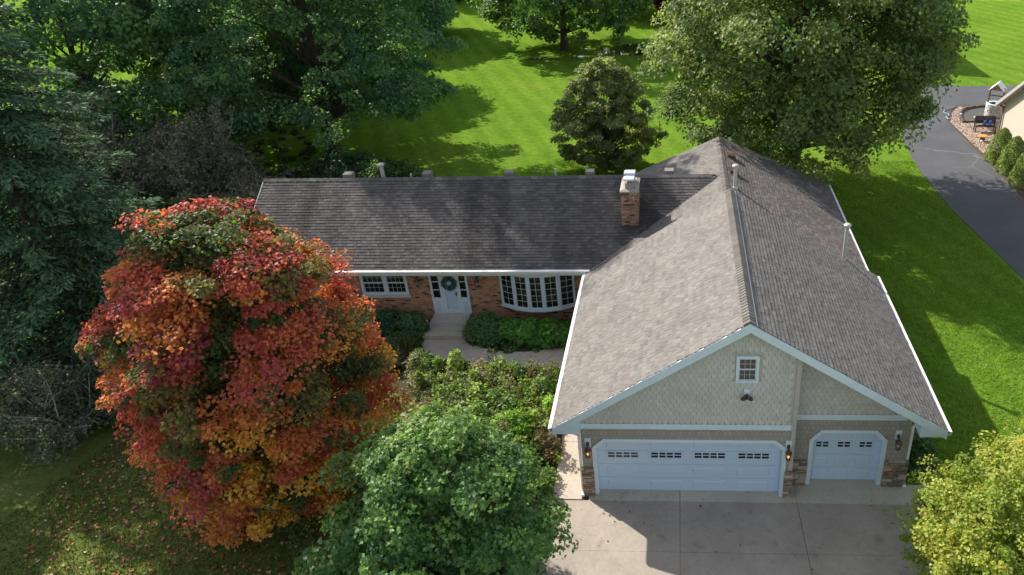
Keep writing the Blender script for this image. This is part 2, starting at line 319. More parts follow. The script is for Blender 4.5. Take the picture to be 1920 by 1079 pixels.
# standing water on the far lawn
def blob(cx, cy, rx, ry, n=26, seed=0):
    r_ = np.random.default_rng(seed); ph = r_.uniform(0, 6.28, 3)
    return [(cx+rx*math.cos(a)*(1+.28*math.sin(3*a+ph[0])+.18*math.sin(5*a+ph[1])), cy+ry*math.sin(a)*(1+.28*math.sin(2*a+ph[2])+.2*math.sin(5*a+ph[0]))) for a in np.linspace(0, 2*math.pi, n, endpoint=False)]
pud = tag(sheet('puddle', blob(-2.6, 59.0, 3.6, 1.9, seed=3), .0, 'water'), 'shallow standing water on the far lawn under the trees', kind='structure')
for i, a in enumerate(((-6, 56.6, 1.8, .5), (-9.6, 55.9, .9, .3), (-11.4, 56.2, .7, .2), (.6, 57.2, 1.4, .8), (-4.4, 54.6, .8, .5))):
    o = sheet('puddle_patch', blob(*a, seed=i+8), -.004, 'water', pud)
pud.location.z = .02
# ================================================================== THE HOUSE
H = thing('house', 'tan and brick ranch house with grey shingle roof and front garage wing', 'house', loc=(0, 0, 0))
ZE, XL, XR, XG, ZG, Y0, YB = 2.832, -1.156, 9.879, 4.292, 6.37, -.372, 8.5      # front wing: eave z, eave x, ridge x/z, y range
SL, SR = (ZG-ZE)/(XG-XL), (ZG-ZE)/(XR-XG)
XO, ZO, XR2, YK = 4.333, 5.268, 9.585, 17.5                                     # old wing
S2L, S2R = (ZO-ZE)/(XO-XL), (ZO-ZE)/(XR2-XO)
YE, ZM, YR, ZR, XM = 8.88, 2.953, 12.82, 5.24, -15.35                             # main house eave / ridge / left end
SM = (ZR-ZM)/(YR-YE); YBK = 2*YR-YE
def zfront(x): return ZE+SL*(x-XL) if x < XG else ZG-SR*(x-XG)
def zold(x): return ZE+S2L*(x-XL) if x < XO else ZO-S2R*(x-XO)
# walls
def wall(name, m, poly, a0, a1, ax): return MB().prism(poly, a0, a1, ax).build(name, m, H)
WF, WS, WX0, WX1, WX2 = -.12, .42, -.42, 5.76, 9.2
u = .22
gw = wall('garage_gable_wall', 'trim_tan', [(WX0, 2.14), (WX1, 2.14), (WX1, zfront(WX1)-u), (XG, ZG-u), (WX0, zfront(WX0)-u)], WF, WF+.14, 'y')
wall('garage_wall', 'siding', [(WX0, 0), (0, 0), (0, 1.86), (.26, 2.139), (WX0, 2.139)], WF, WF+.14, 'y')
wall('garage_wall', 'siding', [(5.46, 0), (WX1, 0), (WX1, 2.139), (5.22, 2.139), (5.46, 1.86)], WF, WF+.14, 'y')
gs = wall('garage_gable_wall', 'trim_tan', [(WX1, 2.1), (WX2, 2.1), (WX2, zfront(WX2)-u), (WX1, zfront(WX1)-u)], WS, WS+.14, 'y')
wall('garage_wall', 'siding', [(WX1, 0), (6.42, 0), (6.42, 1.78), (6.66, 2.099), (WX1, 2.099)], WS, WS+.14, 'y')
wall('garage_wall', 'siding', [(8.46, 0), (WX2, 0), (WX2, 2.099), (8.18, 2.099), (8.46, 1.78)], WS, WS+.14, 'y')
wall('garage_wall', 'siding', [(WF+.141, 0), (9.4, 0), (9.4, 2.62), (WF+.141, 2.62)], WX0, WX0+.14, 'x')
wall('garage_wall', 'siding', [(WF+.141, 0), (WS+.2, 0), (WS+.2, 4.9), (WF+.141, 4.9)], WX1-.14, WX1, 'x')
wall('garage_wall', 'siding', [(WS+.141, 0), (8.6, 0), (8.6, 2.7), (WS+.141, 2.7)], WX2-.14, WX2, 'x')
wall('wing_wall', 'brick_wall', [(8.62, 0), (17.2, 0), (17.2, 2.7), (8.62, 2.7)], 8.85, 8.99, 'x')
wall('wing_wall', 'brick_wall', [(WX0, 0), (8.84, 0), (8.84, zold(8.84)-.2), (XO, ZO-.2), (WX0, zold(WX0)-.2)], 17.0, 17.15, 'y')
wall('step_gable', 'trim_tan', [(-.3, zfront(-.3)-.2), (XG, ZG-.2), (9.0, zfront(9.0)-.2), (9.0, 2.7), (-.3, 2.7)], YB-.25, YB-.12, 'y')
wall('house_wall', 'brick_wall', [(-15, 0), (-.43, 0), (-.43, 2.7), (-15, 2.7)], 9.48, 9.62, 'y')
wall('house_wall', 'brick_wall', [(9.621, 0), (16.1, 0), (16.1, 2.6), (YR, ZR-.15), (9.621, 2.6)], -15, -14.86, 'x')
wall('house_wall', 'brick_wall', [(-15, 0), (-.43, 0), (-.43, 2.7), (-15, 2.7)], 16.101, 16.24, 'y')
wall('foundation', 'foundation', [(-3.2, 0), (-.43, 0), (-.43, .3), (-3.2, .3)], 9.45, 9.479, 'y')
# roofs: deck slabs, then shingles laid course by course
roof = thing('roof', None, None); roof.parent = H
def deck(name, a, b_, c, d, th=.16, m='flashing'):
    lo = [Vector(p)-Vector((0, 0, th)) for p in (a, b_, c, d)]
    return MB().hexa(lo, [Vector(p) for p in (a, b_, c, d)]).build(name, m, roof)
deck('roof_deck', (XL, Y0, ZE), (XG, Y0, ZG), (XG, YB, ZG), (XL, YB+.25, ZE))
deck('roof_deck', (XG, Y0, ZG), (XR, Y0, ZE), (XR, YB, ZE), (XG, YB, ZG))
deck('roof_deck', (XL+.03, 8.3, ZE), (XO, 8.3, ZO), (XO, YK, ZO), (XL+.03, YK, ZE))
deck('roof_deck', (XO, 8.3, ZO), (XR2, 8.3, ZE), (XR2, YK, ZE), (XO, YK, ZO))
deck('roof_deck', (XM, YE, ZM), (1.5, YE, ZM), (3.9, YR, ZR), (XM, YR, ZR))
deck('roof_deck', (XM, YR, ZR), (3.9, YR, ZR), (1.5, YBK, ZM), (XM, YBK, ZM))
CAMP = np.array((2.461, -17.128, 17.104))
pieces = []           # every shingle: (matrix-ish, colour, distance)
pal_new = .80*np.array([(.285, .262, .244), (.26, .24, .224), (.30, .28, .264), (.27, .247, .232), (.245, .228, .216), (.29, .275, .26)])*.92
pal_old = 1.05*np.array([(.135, .125, .122), (.11, .104, .104), (.16, .148, .142), (.125, .115, .112)])
pal_mid = np.array([(.20, .18, .17), (.165, .15, .145), (.235, .21, .2), (.18, .155, .145)])
def lay(origin, along, up, width, length, pal, keep=None, expo=.142, wmin=.15, wmax=.27, front=False, stain=None):
    along, up = Vector(along).normalized(), Vector(up).normalized(); nrm = along.cross(up).normalized()
    if nrm.z < 0: nrm = -nrm
    o = Vector(origin); n = int(length/expo)+1
    for i in range(n):
        s = i*expo; x = -random.random()*.25
        while x < width:
            ww = random.uniform(wmin, wmax); x0, x1 = max(0, x), min(width, x+ww); x += ww
            if x1-x0 < .05: continue
            top = min(s+expo*1.15, length)
            p = o+along*((x0+x1)/2)+up*(s+expo/2)
            if keep and not keep(p): continue
            th = random.choice((.008, .011, .015)); c = pal[random.randrange(len(pal))]*random.uniform(.9, 1.08)*(stain(p) if stain else 1)
            a, b_ = (x1-x0)/2-.004, expo/2
            base = p
            q = [base-along*a-up*b_, base+along*a-up*b_, base+along*a+up*(top-s-b_), base-along*a+up*(top-s-b_)]
            hi = [q[0]+nrm*(th+.009), q[1]+nrm*(th+.009), q[2]+nrm*.004, q[3]+nrm*.004]
            pieces.append((q, hi, c, (np.array(p)-CAMP) @ (np.array(p)-CAMP), front))
def algae(p):      # dark algae streaks running down the slope
    x = p.x; return .78+.20*math.sin(x*1.3+.6*math.sin(x*2.9)+.25*p.y)*math.sin(x*.47+1)+.08*math.sin(x*5.3+p.y*.4)
LL = math.hypot(XG-XL, ZG-ZE); LR = math.hypot(XR-XG, ZG-ZE)
lay((XL-.03, Y0-.02, ZE-.02), (0, 1, 0), (XG-XL, 0, ZG-ZE), YB-Y0+.1, LL, pal_new, front=True)
lay((XR+.03, Y0-.02, ZE-.02), (0, 1, 0), (XG-XR, 0, ZG-ZE), YB-Y0+.02, LR, pal_new*.95, front=True)
zmain = lambda y: ZM+SM*(y-YE) if y < YR else ZR-SM*(y-YR)
lay((XL, 8.5, ZE), (0, 1, 0), (XO-XL, 0, ZO-ZE), YK-8.5, math.hypot(XO-XL, ZO-ZE), pal_new*.92, lambda p: p.z > zmain(p.y)-.06)
lay((XR2+.03, 8.35, ZE-.01), (0, 1, 0), (XO-XR2, 0, ZO-ZE), YK-8.3, math.hypot(XR2-XO, ZO-ZE), pal_mid*.8, lambda p: p.y > 8.3)
lay((XM, YE-.03, ZM-.02), (1, 0, 0), (0, YR-YE, ZR-ZM), 4-XM, math.hypot(YR-YE, ZR-ZM), pal_old, lambda p: p.z > zold(p.x)-.06 or p.x < XL, stain=algae)
lay((XM, YBK, ZM), (1, 0, 0), (0, YR-YBK, ZR-ZM), 4-XM, math.hypot(YR-YE, ZR-ZM), pal_old, lambda p: p.z > zold(p.x)-.06 or p.x < XL)
pieces.sort(key=lambda a: a[3])
for q, hi, c, d, fr in pieces[:300]:
    mb = MB(); mb.col = tuple(c); mb.hexa(q, hi); mb.build('shingle', 'shingle', roof)
V = np.array([[tuple(v) for v in q+hi] for q, hi, c, d, fr in pieces[300:]]).reshape(-1, 3)
C = np.repeat(np.array([c for q, hi, c, d, fr in pieces[300:]]), 8, 0)
nq = len(pieces)-300
F = (np.array([(0, 3, 2, 1), (4, 5, 6, 7), (0, 1, 5, 4), (1, 2, 6, 5), (2, 3, 7, 6), (3, 0, 4, 7)])[None]+8*np.arange(nq)[:, None, None]).reshape(-1, 4)
tag(link('shingles', np_mesh('shingles', V, F, C, 'shingle'), None, roof), kind='stuff')
# ridge caps: raised vented ridge in front, plain caps behind
def caps(p0, p1, sl, sr_, wid, pal, step=.145, lift=.05, name='ridge_cap'):
    p0, p1 = Vector(p0), Vector(p1); L = (p1-p0).length; d = (p1-p0).normalized(); side = Vector((d.y, -d.x, 0))
    n = int(L/step)
    for i in range(n):
        a = p0+d*(i*step); b_ = p0+d*((i+1)*step+.03); mb = MB(); mb.col = tuple(pal[random.randrange(len(pal))]*random.uniform(.88, 1.1))
        vs = []
        for P, ex in ((a, lift+.022), (b_, lift)):
            for off, dz in ((-wid, -wid*sl), (0, 0), (wid, -wid*sr_)):
                vs.append(P+side*off+Vector((0, 0, dz+ex)))
        for P in (a, b_):
            for off, dz in ((-wid, -wid*sl), (0, 0), (wid, -wid*sr_)): vs.append(P+side*off+Vector((0, 0, dz-.01)))
        mb.add(vs, [(0, 1, 4, 3), (1, 2, 5, 4), (0, 6, 7, 1), (1, 7, 8, 2), (3, 4, 10, 9), (4, 5, 11, 10), (0, 3, 9, 6), (2, 8, 11, 5)])
        mb.build(name, 'shingle', roof)
caps((XG, Y0-.02, ZG), (XG, YB, ZG), SL, SR, .17, pal_new*.8)
caps((XO, 8.6, ZO), (XO, YK, ZO), S2L, S2R, .15, pal_mid, lift=.02)
caps((XM, YR, ZR), (3.95, YR, ZR), SM, SM, .14, pal_old, lift=.02, step=.29)
MB().tube([(XG+.19, Y0, ZG-.19*SR+.03), (XG+.19, YB, ZG-.19*SR+.03)], .016, 5).build('ridge_vent_edge', 'white_gutter', roof)
# gutters, fascia, soffits
def gutter(p0, p1, out, name='gutter', wd=.15, h=.12):
    p0, p1, out = Vector(p0), Vector(p1), Vector(out); up = Vector((0, 0, 1)); mb = MB()
    prof = [(0, .02), (0, -h), (wd*.75, -h), (wd, -.03), (wd, .012), (wd-.02, .012), (wd-.022, -.03), (wd*.72, -h+.015), (.015, -h+.015), (.015, .02)]
    n = len(prof); vs = [P+out*a+up*z for P in (p0, p1) for a, z in prof]
    mb.add(vs, [tuple(range(n)), tuple(range(2*n-1, n-1, -1))]+[(i, i+n, (i+1) % n+n, (i+1) % n) for i in range(n)])
    g = mb.build(name, 'white_gutter', H)
    a, b_, c, d = p0+up*.05-out*.02, p1+up*.05-out*.02, p1+out*(wd+.004)+up*.014, p0+out*(wd+.004)+up*.014      # leaf guard
    MB().hexa([v-up*.006 for v in (a, b_, c, d)], [a, b_, c, d]).build('gutter_guard', 'white_gutter', H)
    return g
gutter((XL+.01, Y0-.01, ZE-.05), (XL+.01, YB+.3, ZE-.05), (-1, 0, 0)); gutter((XR-.01, Y0-.01, ZE-.05), (XR-.01, YB-.02, ZE-.05), (1, 0, 0))
gutter((XR2-.01, YB+.05, ZE-.05), (XR2-.01, YK, ZE-.05), (1, 0, 0)); gutter((XM, YE+.01, ZM-.05), (XL+.13, YE+.01, ZM-.05), (0, -1, 0))
for nm, a in (('fascia', (XL, XL+.03, Y0, YB+.2, ZE-.28, ZE-.17)), ('fascia', (XR-.03, XR, Y0, YB, ZE-.28, ZE-.17)), ('fascia', (XM, XL+.1, YE, YE+.03, ZM-.3, ZM-.165)), ('fascia', (XR2-.03, XR2, YB+.05, YK, ZE-.28, ZE-.17))): bx(nm, 'white_paint', H, *a)
for a in ((XL+.03, WX0, Y0+.05, 8.8, ZE-.26, ZE-.24), (WX2, XR-.03, Y0+.05, YB, ZE-.26, ZE-.24), (XM, XL+.1, YE+.03, 9.479, ZM-.29, ZM-.27)): bx('soffit', 'soffit', H, *a)
# rake boards in front
for x0, x1 in ((XL-.02, XG), (XG, XR+.02)):
    z0, z1 = zfront(max(x0, XL)), zfront(min(x1, XR))
    wall('rake_board', 'white_paint', [(x0, z0-.03-.24), (x1, z1-.03-.27), (x1, z1-.012), (x0, z0-.012)], Y0-.035, Y0-.001, 'y')
wall('rake_soffit', 'soffit', [(XL+.05, ZE-.2), (XG, ZG-.2), (XR-.05, ZE-.2), (XR-.05, ZE-.23), (XG, ZG-.235), (XL+.05, ZE-.23)], Y0, WF+.02, 'y')
for s, a, b_ in ((1, XL, WX0+.03), (-1, XR, WX2-.03)):
    wall('eave_return', 'white_paint', [(a, ZE-.255), (b_, ZE-.255), (b_, zfront(b_)-.2), (a, ZE-.165)][::s], Y0+.01, (WF if s > 0 else WS)-.02, 'y')
# rake boards left end of main house and back of wing
for y0, y1 in ((YE, YR), (YR, YBK)):
    MB().prism([(y0, zmain(y0)-.22), (y1, zmain(y1)-.22), (y1, zmain(y1)-.01), (y0, zmain(y0)-.01)], XM-.03, XM-.001, 'x').build('rake_board', 'white_paint', H)
# bands, corner trims
wall('band_board', 'white_paint', [(WX0, 2.60), (WX1-.12, 2.60), (WX1-.12, 2.79), (WX0, 2.79)], WF-.03, WF-.001, 'y')
wall('band_board', 'white_paint', [(WX1, 2.54), (9.05, 2.54), (8.95, 2.74), (WX1, 2.74)], WS-.03, WS-.001, 'y')
wall('corner_board', 'trim_tan', [(WX1-.11, 1.07), (WX1+.012, 1.07), (WX1+.012, zfront(WX1)-.25), (WX1-.11, zfront(WX1)-.21)], WF-.028, WF-.002, 'y')
wall('corner_board', 'trim_tan', [(WF-.027, 1.07), (WF+.1, 1.07), (WF+.1, zfront(WX1)-.27), (WF-.027, zfront(WX1)-.25)], WX1+.001, WX1+.013, 'x')
# siding courses on the lower fronts
def courses(x0f, x1f, yf, z0, z1, parent=H):
    z = z0; h = .18
    while z < z1-.02:
        zt = min(z+h, z1); x0, x1 = x0f(z), x1f(z)
        if x1-x0 > .03:
            MB().add([(x0, yf-.022, z), (x1, yf-.022, z), (x1, yf-.001, z), (x0, yf-.001, z), (x0, yf-.008, zt), (x1, yf-.008, zt), (x1, yf-.001, zt), (x0, yf-.001, zt)],
                     [(0, 3, 2, 1), (4, 5, 6, 7), (0, 1, 5, 4), (1, 2, 6, 5), (2, 3, 7, 6), (3, 0, 4, 7)]).build('siding_course', 'siding', parent)
        z = zt
courses(lambda z: WX0, lambda z: -.09 if z < 1.85 else .15, WF, 1.13, 2.21); courses(lambda z: 5.55 if z < 1.85 else 5.3, lambda z: WX1-.115, WF, 1.07, 2.21); courses(lambda z: WX0, lambda z: WX1-.115, WF, 2.21, 2.6)
courses(lambda z: WX1+.015, lambda z: 6.3 if z < 1.75 else 6.5, WS, 1.03, 2.15); courses(lambda z: 8.56 if z < 1.75 else 8.3, lambda z: WX2, WS, 1.03, 2.15); courses(lambda z: WX1+.015, lambda z: 9.15, WS, 2.15, 2.54)
# fish-scale shingles in the gables
scl = []
def scale_mesh(col):
    mb = MB(); w_, h_ = .076, .15
    arc = [(w_*math.cos(a), .075+(.075)*math.sin(a)*1.0) for a in np.linspace(math.pi, 2*math.pi, 7)]
    poly = [(w_, h_*1.25), (-w_, h_*1.25)]+arc
    fr = [(x, -.034+.026*z/h_, z) for x, z in poly]; bk = [(x, 0, z) for x, z in poly]; n = len(poly)
    mb.add(fr+bk, [tuple(range(n)), tuple(range(2*n-1, n-1, -1))]+[(i, i+n, (i+1) % n+n, (i+1) % n) for i in range(n)])
    mb.c = [tuple(np.array(col)*(1 if p[1] > .1 else .88)) for p in poly]*2      # lower edges coloured darker, painting the shade line under each butt
    return mb.mesh('wall_shingle', 'scale_shingle')
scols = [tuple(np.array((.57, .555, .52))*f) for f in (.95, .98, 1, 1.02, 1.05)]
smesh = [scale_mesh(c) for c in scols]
def scales(x0, x1, yf, z0, par, win=None):
    z, row = z0, 0
    while z < ZG-.4:
        x = x0+.08+(.08 if row % 2 else 0)
        while x < x1-.07:
            if z+.16 < zfront(x-.08 if x < XG else x+.08)-.3 and not (win and win[0]-.09 < x < win[1]+.09 and win[2]-.16 < z < win[3]):
                scl.append((x, yf-.002, z, par))
            x += .16
        z += .147; row += 1
scales(WX0, WX1-.12, WF, 2.795, gw, (4.0, 4.62, 4.3, 5.18)); scales(WX1+.02, WX2, WS, 2.745, gs)
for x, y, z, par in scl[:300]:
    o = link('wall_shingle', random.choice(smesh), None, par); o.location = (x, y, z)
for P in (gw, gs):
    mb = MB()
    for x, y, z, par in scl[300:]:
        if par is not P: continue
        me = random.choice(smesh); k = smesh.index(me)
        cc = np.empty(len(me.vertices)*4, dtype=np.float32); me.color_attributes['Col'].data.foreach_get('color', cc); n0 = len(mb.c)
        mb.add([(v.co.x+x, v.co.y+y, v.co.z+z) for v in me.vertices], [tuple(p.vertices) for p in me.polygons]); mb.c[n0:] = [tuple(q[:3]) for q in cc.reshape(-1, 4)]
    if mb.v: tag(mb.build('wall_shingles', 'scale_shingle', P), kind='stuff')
# stone veneer piers
def pier(x0, x1, yf, z1, deep=.1, side=False):
    base = bx('stone_pier', 'mortar', H, x0+.012, x1-.012, yf-deep+.02, yf-.003, -.02, z1-.01); z = 0
    while z < z1-.03:
        h = min(random.choice((.045, .06, .075, .095, .12)), z1-z); x = x0
        while x < x1-.01:
            w_ = min(random.uniform(.1, .34), x1-x)
            if x1-(x+w_) < .07: w_ = x1-x
            c = np.array(random.choice([(.26, .20, .14), (.33, .25, .17), (.20, .16, .125), (.38, .32, .25), (.28, .17, .10), (.17, .15, .13), (.42, .36, .28)]))*random.uniform(.85, 1.1)
            mb = MB(); mb.col = tuple(c); g = .006; j = lambda: random.uniform(-.008, .008); pr = random.uniform(0, .035); yb = yf-deep+.03
            a, b_, c_, d_ = x+g, x+w_-g, z+g, z+h-g
            mb.hexa([(a, yb-pr-.03+j(), c_), (b_, yb-pr-.03+j(), c_), (b_, yf-.005, c_), (a, yf-.005, c_)], [(a, yb-pr-.03+j(), d_+j()*.5), (b_, yb-pr-.03+j(), d_+j()*.5), (b_, yf-.005, d_), (a, yf-.005, d_)])
            mb.build('stone', 'stone', base); x += w_
        z += h
pier(-.47, -.09, WF, 1.13); pier(5.54, WX1+.04, WF, 1.07); pier(WX1+.05, 6.3, WS, 1.03); pier(8.57, 9.28, WS, 1.03)
# garage doors
def garage_door(x0, x1, yd, ztop, cols, px, pw, npan, ch, chz, m='garage_white'):
    d = thing('garage_door', None, None); d.parent = H
    hs = ztop/4
    for k in range(4):
        bx('door_section', m, d, x0, x1, yd, yd+.05, .02+k*hs+.004, .02+(k+1)*hs-.004)
    for k in (0, 1, 3):
        for c in range(cols):
            a = px[c]-.04; b_ = a+pw+.08; z0 = .02+k*hs+.13; z1 = z0+hs-.25; e = .022
            MB().hexa([(a, yd-.001, z0), (b_, yd-.001, z0), (b_, yd-.001, z1), (a, yd-.001, z1)], [(a+e, yd-.02, z0+e), (b_-e, yd-.02, z0+e), (b_-e, yd-.02, z1-e), (a+e, yd-.02, z1-e)]).build('raised_panel', m, d)
    for c in range(cols):
        z0, z1 = 1.36, 1.56; a, b_ = px[c], px[c]+pw; fr = MB()
        for q in ((a-.05, a, z0-.05, z1+.05), (b_, b_+.05, z0-.05, z1+.05), (a, b_, z0-.05, z0), (a, b_, z1, z1+.05)): fr.box(q[0], q[1], yd-.022, yd-.001, q[2], q[3])
        st = pw/npan
        for i in range(1, npan): fr.box(a+i*st-.018, a+i*st+.018, yd-.018, yd-.001, z0, z1)
        for i in range(npan):
            q0, q1 = a+i*st+(.018 if i else 0), a+(i+1)*st-(.018 if i < npan-1 else 0)
            fr.box(q0, q1, yd-.017, yd-.001, (z0+z1)/2-.014, (z0+z1)/2+.014)
            for za, zb in ((z0, (z0+z1)/2-.014), ((z0+z1)/2+.014, z1)): bx('pane', 'window_glass', d, q0, q1, yd-.008, yd-.002, za, zb)
        fr.build('window_frame', m, d)
    bx('bottom_seal', 'dark_metal', d, x0, x1, yd+.005, yd+.045, .0, .022)
    return d
garage_door(0, 5.46, .05, 2.12, 4, (.33, 1.62, 2.91, 4.20), .89, 4, .26, .28)
garage_door(6.40, 8.47, .6, 2.08, 3, (6.55, 7.19, 7.83), .36, 2, .26, .3)
def door_frame(x0, x1, xa, xb, zc, zt, yf, yd, w_=.11):
    f = MB(); o = .03
    for P in ([(x0-w_, 0), (x0, 0), (x0, zc), (x0-w_, zc+.045)], [(x0-w_, zc+.045), (x0, zc), (xa, zt), (xa-.045, zt+w_)], [(xa-.045, zt+w_), (xa, zt), (xb, zt), (xb+.045, zt+w_)], [(xb+.045, zt+w_), (xb, zt), (x1, zc), (x1+w_, zc+.045)], [(x1, 0), (x1+w_, 0), (x1+w_, zc+.045), (x1, zc)]):
        f.prism(P, yf-.05, yf-.024, 'y')
    t_ = .02
    for P in ([(x0, 0), (x0+t_, 0), (x0+t_, zc), (x0, zc)], [(x0, zc), (x0+t_, zc-.01), (xa+.01, zt-t_), (xa, zt)], [(xa, zt), (xa, zt-t_), (xb, zt-t_), (xb, zt)], [(xb, zt), (xb-.01, zt-t_), (x1-t_, zc-.01), (x1, zc)], [(x1-t_, 0), (x1, 0), (x1, zc), (x1-t_, zc)]): f.prism(P, yf-.03, yd-.002, 'y')
    cf = MB()
    for P in ([(x0-.0, zc), (xa, zt), (x0, zt)], [(x1, zc), (x1, zt), (xb, zt)]): cf.prism(P, yf+.02, yd-.003, 'y')
    cf.build('corner_fill', 'garage_white', H)
    f.build('door_frame', 'white_paint', H)
door_frame(0, 5.46, .27, 5.19, 1.86, 2.12, WF, .05); door_frame(6.41, 8.46, 6.66, 8.19, 1.76, 2.06, WS, .6)
bx('garage_interior', 'interior', H, -.25, 5.6, .12, .3, 0, 2.3); bx('garage_interior', 'interior', H, 5.8, 9, .7, .85, 0, 2.3)
# windows
def sash(par, x0, x1, yf, z0, z1, cols, rows, fw=.03, mw=.009, dp=.03, name='sash'):
    f = MB()
    for q in ((x0, x0+fw, z0, z1), (x1-fw, x1, z0, z1), (x0+fw, x1-fw, z0, z0+fw), (x0+fw, x1-fw, z1-fw, z1)): f.box(q[0], q[1], yf, yf+dp, q[2], q[3])
    a, b_, c, d = x0+fw, x1-fw, z0+fw, z1-fw; cw, rh = (b_-a)/cols, (d-c)/rows
    for i in range(1, cols): f.box(a+i*cw-mw/2, a+i*cw+mw/2, yf+.006, yf+dp-.004, c, d)
    for k in range(1, rows):
        for i in range(cols): f.box(a+i*cw+(mw/2 if i else 0), a+(i+1)*cw-(mw/2 if i < cols-1 else 0), yf+.007, yf+dp-.004, c+k*rh-mw/2, c+k*rh+mw/2)
    o = f.build(name, 'white_paint', par)
    for i in range(cols):
        for k in range(rows): bx('pane', 'window_glass', par, a+i*cw, a+(i+1)*cw, yf+.014, yf+.02, c+k*rh, c+(k+1)*rh)
    return o
W = thing('gable_window', None, None); W.parent = H
yw = WF-.02
f = MB()
for q in ((4.0, 4.07, 4.3, 5.18), (4.55, 4.62, 4.3, 5.18), (4.07, 4.55, 4.3, 4.36), (4.07, 4.55, 5.1, 5.18)): f.box(q[0], q[1], yw-.035, yw+.019, q[2], q[3])
f.build('casing', 'white_paint', W); sash(W, 4.072, 4.548, yw-.005, 4.362, 4.735, 3, 2, .026, .008); sash(W, 4.072, 4.548, yw-.022, 4.736, 5.098, 3, 2, .026, .008)
W = thing('front_window', None, None); W.parent = H
f = MB()
for q in ((-10.55, -10.46, 1.48, 2.55), (-8.7, -8.61, 1.48, 2.55), (-9.6, -9.46, 1.56, 2.55), (-10.46, -9.6, 1.48, 1.56), (-9.46, -8.7, 1.48, 1.56), (-9.6, -9.46, 1.48, 1.559), (-10.46, -9.6, 2.5, 2.55), (-9.46, -8.7, 2.5, 2.55)): f.box(q[0], q[1], 9.41, 9.475, q[2], q[3])
f.build('casing', 'white_paint', W); bx('sill', 'limestone', W, -10.62, -8.56, 9.37, 9.478, 1.36, 1.475)
for a, b_ in ((-10.455, -9.605), (-9.455, -8.705)):
    sash(W, a, b_, 9.44, 1.565, 2.03, 4, 2); sash(W, a, b_, 9.425, 2.035, 2.495, 4, 2)
# bow window
W = thing('bow_window', None, None); W.parent = H
ang = np.linspace(-1, 1, 6); bxx = [-3.27+1.52*a for a in ang]; byy = [9.47-.44*(1-abs(a)**2.0)-.02 for a in ang]
for k in range(5):
    p, q = Vector((bxx[k], byy[k], 0)), Vector((bxx[k+1], byy[k+1], 0)); L = (q-p).length; az = math.atan2(q.y-p.y, q.x-p.x)
    h = thing('bow_panel', None, None); h.parent = W; h.location = p; h.rotation_euler.z = az
    # frame of a panel
    f = MB(); f.box(.0, .06, -.02, .05, .98, 2.58); f.box(L-.06, L, -.02, .05, .98, 2.58); f.box(.06, L-.06, -.02, .05, .98, 1.05); f.box(.06, L-.06, -.02, .05, 2.5, 2.58)
    x0, x1, z0, z1 = .06, L-.06, 1.05, 2.5
    fw = .03
    for qq in ((x0, x0+fw, z0, z1), (x1-fw, x1, z0, z1), (x0+fw, x1-fw, z0, z0+fw), (x0+fw, x1-fw, z1-fw, z1)): f.box(qq[0], qq[1], .0, .04, qq[2], qq[3])
    xm = (x0+x1)/2; f.box(xm-.007, xm+.007, .008, .035, z0+fw, z1-fw)
    for r_ in range(1, 5):
        zz = z0+fw+(z1-z0-2*fw)*r_/5; f.box(x0+fw, xm-.007, .009, .034, zz-.007, zz+.007); f.box(xm+.007, x1-fw, .009, .034, zz-.007, zz+.007)
    Mx = Matrix.Translation(p) @ Matrix.Rotation(az, 4, 'Z')
    bpy.data.objects.remove(h)
    fo = f.build('bow_panel', 'white_paint', W); fo.matrix_local = Mx
    for cx_ in (0, 1):
        for r_ in range(5):
            za = z0+fw+(z1-z0-2*fw)*r_/5; zb = z0+fw+(z1-z0-2*fw)*(r_+1)/5
            po = bx('pane', 'window_glass', W, (x0+fw, xm)[cx_], (xm, x1-fw)[cx_], .015, .021, za, zb); po.matrix_local = Mx
seat = [(a, b_-.05) for a, b_ in zip(bxx, byy)]; seat[0] = (seat[0][0]-.06, 9.477); seat[-1] = (seat[-1][0]+.06, 9.477)
MB().prism(seat, .9, .978, 'z').build('seat_board', 'white_paint', W)
MB().prism([(a, b_+.0) for a, b_ in zip(bxx, byy)], 2.581, 2.64, 'z').build('head_board', 'white_paint', W)
bx('curtain', 'interior', W, -4.7, -1.85, 9.462, 9.478, 1.0, 2.5)
# front door
D = thing('front_door', None, None); D.parent = H
f = MB()
for q in ((-7.68, -7.6, .57, 2.55), (-7.3, -7.2, .57, 2.55), (-6.56, -6.46, .57, 2.55), (-6.2, -6.12, .57, 2.55), (-7.6, -7.3, .57, 1.3), (-6.46, -6.2, .57, 1.3), (-7.2, -6.56, 2.49, 2.55), (-7.6, -7.3, 2.46, 2.55), (-6.46, -6.2, 2.46, 2.55)): f.box(q[0], q[1], 9.40, 9.475, q[2], q[3])
f.build('frame', 'white_paint', D)
for a in (-7.56, -6.42):
    bx('side_panel', 'garage_white', D, a+.03, a+.17, 9.385, 9.399, .72, 1.2)
    for k in range(3): bx('pane', 'window_glass', D, a-.03, a+.21, 9.43, 9.44, 1.34+k*.38, 1.34+k*.38+.35); bx('muntin', 'white_paint', D, a-.04, a+.22, 9.42, 9.45, 1.301+k*.38, 1.339+k*.38)
f = MB()
for q in ((-7.2, -7.1, .6, 2.49), (-6.66, -6.56, .6, 2.49), (-7.1, -6.66, .6, .8), (-7.1, -6.66, 2.39, 2.49)): f.box(q[0], q[1], 9.405, 9.435, q[2], q[3])
f.build('storm_door', 'white_paint', D); bx('door_leaf', 'garage_white', D, -7.1, -6.66, 9.44, 9.46, .8, 2.39)
for z0, z1 in ((.86, 1.35), (1.45, 2.0)):
    for a in (-7.06, -6.86): bx('door_panel', 'garage_white', D, a, a+.16, 9.43, 9.441, z0, z1)
